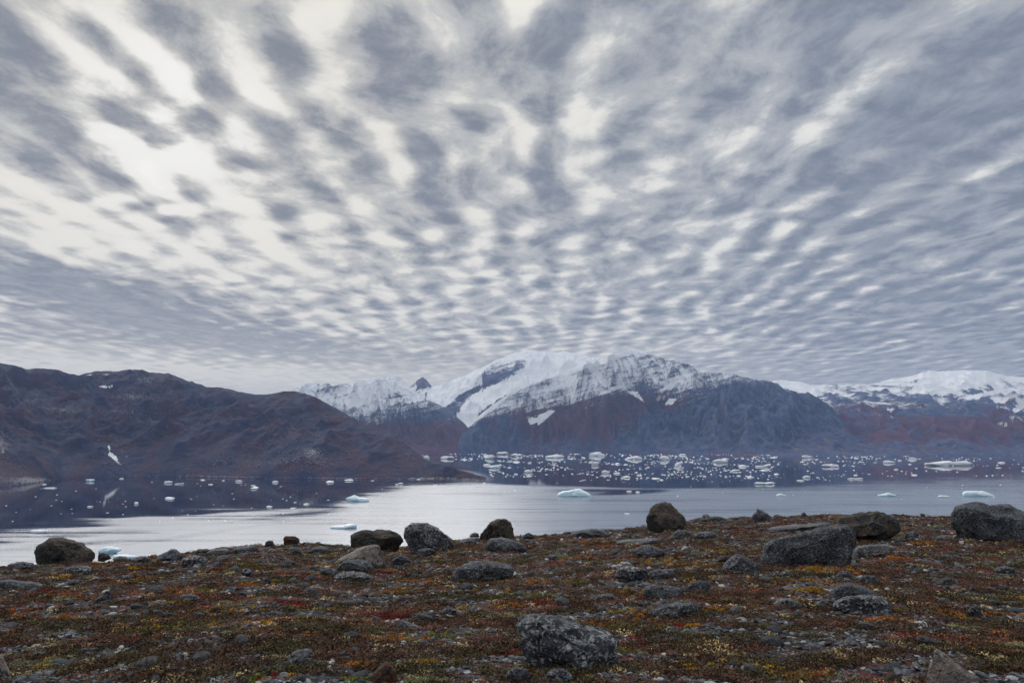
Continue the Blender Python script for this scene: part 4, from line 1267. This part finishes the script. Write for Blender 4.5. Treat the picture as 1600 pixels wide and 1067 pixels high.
# ------------------------------------------------------------------ ice on the water
def ice_material(name, top, deep):
    m, t, b = new_mat(name)
    tcn = t.n.new('ShaderNodeTexCoord')
    p = tcn.outputs['Object']
    n1 = t.noise(p, .12, 5, .6)
    g = t.n.new('ShaderNodeNewGeometry')
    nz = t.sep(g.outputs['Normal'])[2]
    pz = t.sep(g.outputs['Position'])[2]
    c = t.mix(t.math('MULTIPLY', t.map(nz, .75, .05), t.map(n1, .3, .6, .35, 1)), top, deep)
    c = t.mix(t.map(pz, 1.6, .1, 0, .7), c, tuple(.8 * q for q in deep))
    t.put(b.inputs['Base Color'], c)
    b.inputs['Roughness'].default_value = .45
    b.inputs['Specular IOR Level'].default_value = .35
    b.inputs['Subsurface Weight'].default_value = .6
    b.inputs['Subsurface Radius'].default_value = (2.5, 3.0, 3.4)
    b.inputs['Subsurface Scale'].default_value = 1.0
    bump(t, b, t.noise(p, .35, 5, .6), .5, 1.2)
    return m


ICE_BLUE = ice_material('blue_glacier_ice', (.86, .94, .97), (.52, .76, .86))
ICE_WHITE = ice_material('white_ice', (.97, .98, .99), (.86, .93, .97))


def wl(py):
    return float(-H / axt(800, py)[1])


def z8(ox, oy, k, pts):
    return [(ox + x / k, oy + y / k) for x, y in pts]


A_ = (640, 680, 5.0)
B_ = (960, 680, 5.0)
D_ = (1280, 680, 5.0)
BERGS = [
    ('blue', 'large peaked pale blue iceberg alone on the bright water in the middle', z8(*A_, [(1150, 468), (1170, 455), (1180, 432), (1240, 425), (1290, 412), (1335, 404), (1350, 420), (1385, 432), (1405, 450), (1432, 472), (1425, 482), (1340, 486), (1240, 480), (1160, 474)]), 2),
    ('blue', 'wedge-topped blue-white iceberg above the huge right-hand boulder', z8(*D_, [(1120, 470), (1122, 440), (1160, 430), (1210, 425), (1290, 427), (1325, 440), (1350, 458), (1400, 472), (1395, 480), (1330, 484), (1200, 482), (1125, 478)]), 2),
    ('blue', 'low jagged iceberg with a blue shadowed side, right of the middle', z8(*D_, [(455, 472), (462, 462), (505, 455), (530, 446), (552, 443), (575, 455), (610, 466), (622, 474), (560, 481), (480, 482)]), 2),
    ('white', 'flat little iceberg left of the wedge-topped blue-white one', z8(*D_, [(925, 478), (950, 466), (990, 468), (1015, 472), (1032, 480), (1010, 488), (960, 484)]), 2),
    ('blue', 'small low iceberg with a rounded top above the lone pointed rock', z8(*B_, [(1262, 470), (1275, 460), (1298, 450), (1312, 456), (1330, 463), (1355, 468), (1340, 474), (1290, 476)]), 2),
    ('blue', 'peaked blue-white iceberg with a long flat tail, off the headland', c8(1, [(512, -2), (520, -14), (545, -22), (562, -32), (578, -30), (600, -14), (640, -12), (660, 2), (655, 14), (600, 18), (540, 16)]), 2),
    ('blue', 'flat pale blue ice floe with a raised right end', c8(1, [(425, 162), (445, 153), (520, 150), (545, 138), (580, 137), (588, 152), (580, 168), (500, 172), (440, 171)]), 2),
    ('blue', 'pale blue ice slab just behind the large left boulder', c8(0, [(558, 298), (572, 280), (610, 268), (640, 264), (665, 276), (695, 274), (702, 292), (680, 305), (640, 320), (585, 318)]), 2),
    ('blue', 'low sunken blue ice floe just beyond the brow stones at the left', c8(0, [(640, 338), (665, 322), (720, 318), (775, 326), (810, 336), (780, 346), (700, 348)]), 2),
    ('blue', 'second low blue ice floe beyond the brow, nearer the wedge-shaped rock', c8(0, [(835, 334), (860, 318), (900, 314), (925, 322), (915, 338), (870, 342)]), 2),
    ('white', 'flat white ice floe by the dark water at the far left', c8(0, [(165, 182), (180, 176), (225, 172), (268, 176), (275, 186), (230, 196), (180, 197)]), 2),
    ('white', 'broad white berg with two humps, largest in the far right ice', z8(*D_, [(820, 225), (830, 216), (885, 214), (930, 203), (985, 192), (1040, 192), (1075, 208), (1130, 205), (1165, 194), (1195, 210), (1225, 216), (1220, 228), (1150, 240), (1000, 242), (880, 232)]), 2),
    ('white', 'flat berg with a raised left end, left of the two-humped berg', z8(*D_, [(500, 213), (502, 198), (540, 191), (565, 198), (600, 204), (603, 212), (560, 218), (510, 219)]), 2),
    ('white', 'small rounded white berg between the flat berg and the two-humped one', z8(*D_, [(700, 186), (703, 172), (725, 166), (750, 174), (760, 183), (735, 192), (708, 191)]), 2),
    ('white', 'jagged white berg at the left of the right-hand ice', z8(*D_, [(20, 232), (45, 222), (85, 222), (100, 217), (125, 226), (160, 226), (164, 244), (120, 250), (60, 250)]), 2),
    ('white', 'long low white floe nearer than the jagged berg', z8(*D_, [(225, 338), (235, 330), (290, 334), (330, 332), (352, 328), (355, 340), (300, 346), (235, 346)]), 2),
    ('white', 'dome-topped white berg in the middle of the far ice', z8(*B_, [(765, 202), (780, 192), (805, 183), (830, 180), (850, 190), (890, 198), (898, 208), (850, 216), (800, 217), (775, 210)]), 2),
    ('white', 'long flat-topped white berg right of the dome-topped one', z8(*B_, [(1100, 242), (1105, 232), (1150, 236), (1190, 230), (1225, 220), (1228, 236), (1200, 245), (1120, 250)]), 2),
    ('white', 'pair of joined low white floes at the near edge of the ice field', z8(*B_, [(1088, 368), (1130, 363), (1180, 368), (1220, 362), (1275, 370), (1250, 379), (1150, 385), (1100, 378)]), 2),
    ('white', 'white berg with a small peak at the right of the central ice', z8(*B_, [(1468, 325), (1490, 312), (1515, 310), (1535, 320), (1530, 332), (1480, 334)]), 2),
    ('white', 'large squarish white berg left of the dome-topped one', z8(*B_, [(468, 235), (475, 215), (500, 203), (530, 200), (538, 212), (525, 232), (510, 245), (475, 246)]), 2),
    ('white', 'steep peaked white berg in the central ice', z8(*B_, [(350, 180), (360, 162), (390, 150), (410, 158), (430, 172), (440, 190), (410, 198), (365, 190)]), 2),
    ('white', 'long ragged white berg left of the steep peaked one', z8(*B_, [(65, 190), (100, 176), (130, 165), (170, 155), (190, 158), (200, 162), (228, 178), (200, 186), (120, 192)]), 2),
    ('white', 'mound-shaped white berg right of the long tabular berg', z8(*A_, [(1400, 150), (1410, 132), (1450, 124), (1490, 122), (1505, 140), (1535, 150), (1520, 160), (1470, 166), (1420, 162)]), 2),
    ('white', 'small square white berg below the mound-shaped berg', z8(*A_, [(1420, 225), (1422, 204), (1450, 198), (1478, 206), (1480, 222), (1465, 234), (1430, 236)]), 2),
    ('white', 'long low tabular white berg in the left of the central ice', z8(*A_, [(1055, 170), (1070, 155), (1110, 152), (1140, 145), (1180, 150), (1215, 158), (1212, 170), (1150, 180), (1080, 178)]), 2),
    ('white', 'flat bright floe behind the long tabular berg', z8(*A_, [(998, 130), (1010, 122), (1040, 124), (1080, 128), (1078, 136), (1010, 140)]), 2),
    ('white', 'white berg with a stepped outline off the tip of the headland', z8(*A_, [(585, 178), (600, 160), (620, 145), (655, 150), (668, 165), (650, 180), (600, 188)]), 2),
    ('white', 'broad flat-topped white berg beyond the stepped one', z8(*A_, [(678, 148), (682, 128), (720, 126), (755, 122), (772, 132), (768, 148), (710, 154)]), 2),
    ('white', 'double-peaked small berg right of the broad flat-topped one', z8(*A_, [(790, 152), (810, 142), (835, 134), (850, 146), (880, 148), (875, 162), (830, 170), (800, 162)]), 2),
    ('white', 'ice block with a low neighbour close behind the headland slope', z8(*A_, [(235, 178), (245, 165), (275, 156), (310, 162), (330, 158), (355, 172), (330, 184), (260, 188)]), 2),
    ('white', 'small steep berg half hidden by the slope of the headland', z8(*A_, [(98, 172), (112, 160), (128, 148), (150, 158), (156, 175), (150, 190), (120, 182)]), 2),
    ('blue', 'bluish-white low berg in the open lane beyond the headland tip', z8(*A_, [(605, 248), (640, 232), (665, 226), (700, 236), (710, 250), (690, 260), (630, 256)]), 2),
    ('white', 'rounded white floe near the lane of open water', z8(*A_, [(892, 285), (905, 268), (930, 262), (960, 274), (958, 288), (915, 294)]), 2),
    ('white', 'white berg with spread base at the near side of the central ice', z8(*A_, [(1500, 290), (1505, 270), (1530, 266), (1560, 276), (1568, 292), (1540, 302), (1510, 298)]), 2),
    ('white', 'pale blocky berg at the left end of the right-hand ice', z8(*B_, [(1465, 172), (1470, 155), (1500, 152), (1550, 162), (1552, 174), (1500, 180)]), 2),
    ('blue', 'bluish berg grounded by the shore of the dark bay', q4(0, [(528, 832), (540, 824), (585, 824), (590, 836), (570, 850), (545, 846)]), 2),
    ('white', 'rectangular white berg in the dark bay, largest of its row', q4(0, [(1024, 852), (1026, 842), (1050, 838), (1076, 840), (1078, 854), (1050, 860), (1030, 860)]), 2),
    ('white', 'low two-part floe just right of the rectangular berg in the bay', q4(0, [(1088, 862), (1095, 855), (1115, 858), (1150, 850), (1150, 858), (1125, 866), (1095, 868)]), 2),
    ('white', 'rounded white berg in the right part of the dark bay', q4(0, [(1468, 842), (1478, 834), (1500, 832), (1516, 842), (1505, 852), (1480, 852)]), 2),
    ('white', 'small white berg below the flat-topped floe at the right of the bay', q4(0, [(1562, 888), (1575, 880), (1600, 882), (1608, 892), (1590, 898), (1568, 894)]), 2),
    ('white', 'white berg left of the brown shore below the middle of the headland', q4(400, [(98, 850), (108, 838), (125, 836), (142, 846), (130, 856), (105, 857)]), 2),
    ('white', 'long low white berg under the pale rock face of the headland', q4(400, [(440, 852), (448, 845), (470, 844), (488, 852), (480, 860), (450, 860)]), 2),
    ('white', 'tiny pointed berg in front of the headland tip', q4(400, [(880, 860), (895, 852), (908, 848), (925, 860), (905, 866)]), 2),
    ('white', 'knobbly small berg in the open dark bay', q4(0, [(835, 984), (840, 974), (852, 970), (866, 978), (864, 988), (845, 992)]), 2),
    ('white', 'long flat floe in the open dark bay below the knobbly berg', q4(0, [(540, 1002), (555, 996), (582, 998), (580, 1006), (550, 1009)]), 2),
    ('white', 'thin white floe right of the knobbly berg in the dark bay', q4(0, [(1036, 958), (1050, 951), (1086, 952), (1084, 962), (1045, 965)]), 2),
    ('white', 'very thin flat ice sheet near the left shore of the bay', q4(0, [(258, 888), (280, 883), (330, 882), (358, 887), (330, 892), (280, 892)]), 2),
]
ice_px = []
for k, (mt, lab, ol, _) in enumerate(BERGS):
    pw = max(p[1] for p in ol)
    sq = .62 if (pw > 746 and k >= 36) else .85
    ol = [(p[0], pw - (pw - p[1]) * sq) for p in ol]
    xs, ys = [p[0] for p in ol], [p[1] for p in ol]
    Y0 = wl(pw - .12 * (pw - min(ys)))
    wm = (max(xs) - min(xs)) / F * Y0
    hm = (pw - min(ys)) / F * Y0
    D = min(.30 * wm, max(.22 * wm, 2.0)) if wm > 3 else .4 * wm
    # a floe seen from this height shows part of its length as height: limit the depth to what its outline allows
    D = min(D, .45 * (pw - min(ys)) / F * Y0 * Y0 / H + 2.0)
    me, loc, wid, hgt = outline_body('iceberg', ol, Y0, D, 4, 300 + 5 * k, nf=12, amp=.10, lo=.55, hi=.88, squash=.8, base_drop=.25)
    big = max(xs) - min(xs) > 14
    nm = 'iceberg' if 'floe' not in lab and 'sheet' not in lab else 'ice_floe'
    me.name = nm
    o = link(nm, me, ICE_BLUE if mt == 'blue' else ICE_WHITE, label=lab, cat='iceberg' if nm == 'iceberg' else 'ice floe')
    o.location = (loc[0], loc[1] + D * .3, loc[2])
    ice_px.append((sum(xs) / len(xs), pw, (max(xs) - min(xs)) / 2))

floe_mesh = []
for i in range(8):
    v, f = ico(3)
    q = facet(v.copy(), 10, 500 + i, .5, .85, (0, 0, .2))
    q = q * (1 + .22 * fbm(v[:, 0] * 1.8 + i * 3, v[:, 1] * 1.8, v[:, 2] * 1.8, 3)[:, None])
    me = mesh_np('ice_floe', q, f)
    me.materials.append(ICE_WHITE)
    floe_mesh.append(me)
FIXED = [(190, 748, 7), (263, 753, 12), (317, 750, 6), (329, 757, 7), (349, 751, 4), (373, 751, 4), (396, 759, 8), (516, 753, 12), (545, 751, 14), (582, 751, 5), (69, 757, 6), (213, 785, 5), (265, 779, 13),
         (168, 801, 5), (80, 790, 3), (10, 790, 3), (88, 781, 3), (112, 795, 3), (192, 787, 3), (363, 771, 3), (299, 780, 3), (400, 762, 9), (439, 760, 4), (461, 785, 5), (479, 788, 9), (421, 792, 9), (458, 794, 9), (513, 781, 4),
         (654, 749, 6), (620, 757, 6), (681, 758, 7), (983, 768, 9), (997, 769, 7), (980, 803, 9), (1450, 725, 9), (1565, 723, 9), (1560, 731, 9), (1338, 716, 7), (1425, 719, 12), (757, 755, 6)]


def floe(px, py, wpx, lab, grp, tall=None):
    Y0 = wl(py)
    s_ = wpx / F * Y0 / 2
    o = link('ice_floe', floe_mesh[rnd.randrange(8)], label=lab, cat='ice floe', group=grp)
    hz = tall if tall else rnd.choice([.2, .28, .36])
    o.location = (float(axt(px, py)[0]) * Y0, Y0, s_ * hz * .25)
    o.scale = (s_, s_ * rnd.uniform(.6, 1.3), s_ * hz)
    o.rotation_euler = (0, 0, rnd.uniform(-.3, .3) + (math.pi if rnd.random() < .5 else 0))


for px, py, w in FIXED:
    where = 'small white ice floe on the dark water of the bay' if py > 746 and px < 560 else ('small white ice floe on the bright open water' if py > 745 else 'small white ice floe at the right of the far ice field')
    floe(px, py, w, where, 'small floes drifting ' + ('in the dark bay' if px < 560 else 'on the open water' if py > 745 else 'at the right of the ice field'))


def ice_density(px, py):
    if py > np.interp(px, [640, 720, 800, 1000, 1200, 1400, 1600], [722, 740, 750, 757, 752, 750, 742]):
        return .012 if px > 760 else 0
    dns = np.interp(px, [650, 720, 800, 1050, 1150, 1300, 1450, 1600], [.8, 1, 1, 1, .6, .45, .25, .18])
    row = np.interp(py, [709, 713, 722, 735, 745, 752, 757], [.3, 1, .9, .7, .6, .3, .1])
    st = 2.2 * math.exp(-((px - 1010) / 60) ** 2 - ((py - 741) / 1.6) ** 2) + 1.6 * math.exp(-((px - 1140) / 60) ** 2 - ((py - 744) / 1.5) ** 2) + .9 * math.exp(-((px - 1150) / 70) ** 2 - ((py - 735) / 1.6) ** 2)
    cl = float(fbm(np.array([px / 55.0]), np.array([py / 5.0]), 4.0, 3)[0])
    return dns * row * max(.03, min(1.8, .35 + 3.0 * cl)) + st


cnt = 0
while cnt < 130:
    px, py = rnd.uniform(655, 1615), rnd.uniform(709.5, 757)
    if rnd.random() > ice_density(px, py) * .6:
        continue
    if px < 765 and py > np.interp(px, [640, 700, 740, 765], [712, 716, 722, 740]):
        continue
    if any(abs(px - a) < w * 1.05 + 3 and abs(py - b) < 4 for a, b, w in ice_px):
        continue
    ice_px.append((px, py, 3))
    wv = rnd.choice([3, 3, 4, 4, 5, 6, 8, 12])
    third = 'left' if px < 900 else 'middle' if px < 1250 else 'right'
    sz = 'tiny' if wv < 5 else 'small' if wv < 8 else 'longish'
    dp = 'near the far shore' if py < 722 else 'in the midst of the ice' if py < 738 else 'at the near edge of the ice'
    floe(px, py, wv, f'{sz} white floe {dp}, {third} part of the field', 'small floes crowding the far ice field', rnd.choice([.2, .3, .4]))
    cnt += 1

# brash: thousands of crumbs of ice, one mass
V, Fc = [], []
k, cnt, tries = 0, 0, 0
tet = np.array([(-1, -.7, 0), (1, -.8, 0), (.9, .8, 0), (-.8, .9, 0), (-.4, -.2, 1), (.5, .1, .8)])
tf = [(0, 1, 5), (0, 5, 4), (1, 2, 5), (2, 3, 4), (2, 4, 5), (3, 0, 4)]
while cnt < 1300 and tries < 90000:
    tries += 1
    px, py = rnd.uniform(650, 1900), 709 + 75 * rnd.random() ** 1.6
    if rnd.random() > ice_density(px, py) * .8:
        continue
    if px < 765 and py > np.interp(px, [640, 700, 740, 765], [712, 716, 722, 740]):
        continue
    Y0 = wl(py)
    s_ = rnd.choice([1.0, 1.3, 1.6, 2.0, 2.8]) / F * Y0 / 2
    q = tet * (s_, s_ * rnd.uniform(.8, 1.5), s_ * .7)
    ang = rnd.uniform(0, 6.28)
    ca, sa = math.cos(ang), math.sin(ang)
    ax_ = float(axt(px, py)[0])
    V.append(np.stack([q[:, 0] * ca - q[:, 1] * sa + ax_ * Y0, q[:, 0] * sa + q[:, 1] * ca + Y0, q[:, 2] + .02], 1))
    Fc += [tuple(i + k for i in f) for f in tf]
    k += 6
    cnt += 1
for _i in range(60):
    px, py = rnd.uniform(-20, 620), rnd.uniform(752, 815)
    Y0 = wl(py)
    s_ = rnd.choice([1.2, 1.6, 2.2]) / F * Y0 / 2
    q = tet * (s_, s_, s_ * .6)
    V.append(q + (float(axt(px, py)[0]) * Y0, Y0, .02))
    Fc += [tuple(i + k for i in f) for f in tf]
    k += 6
me = mesh_np('brash_ice', np.concatenate(V), np.array(Fc), smooth=False)
link('brash_ice', me, ICE_WHITE, kind='stuff', label='countless white crumbs of drifting brash ice')
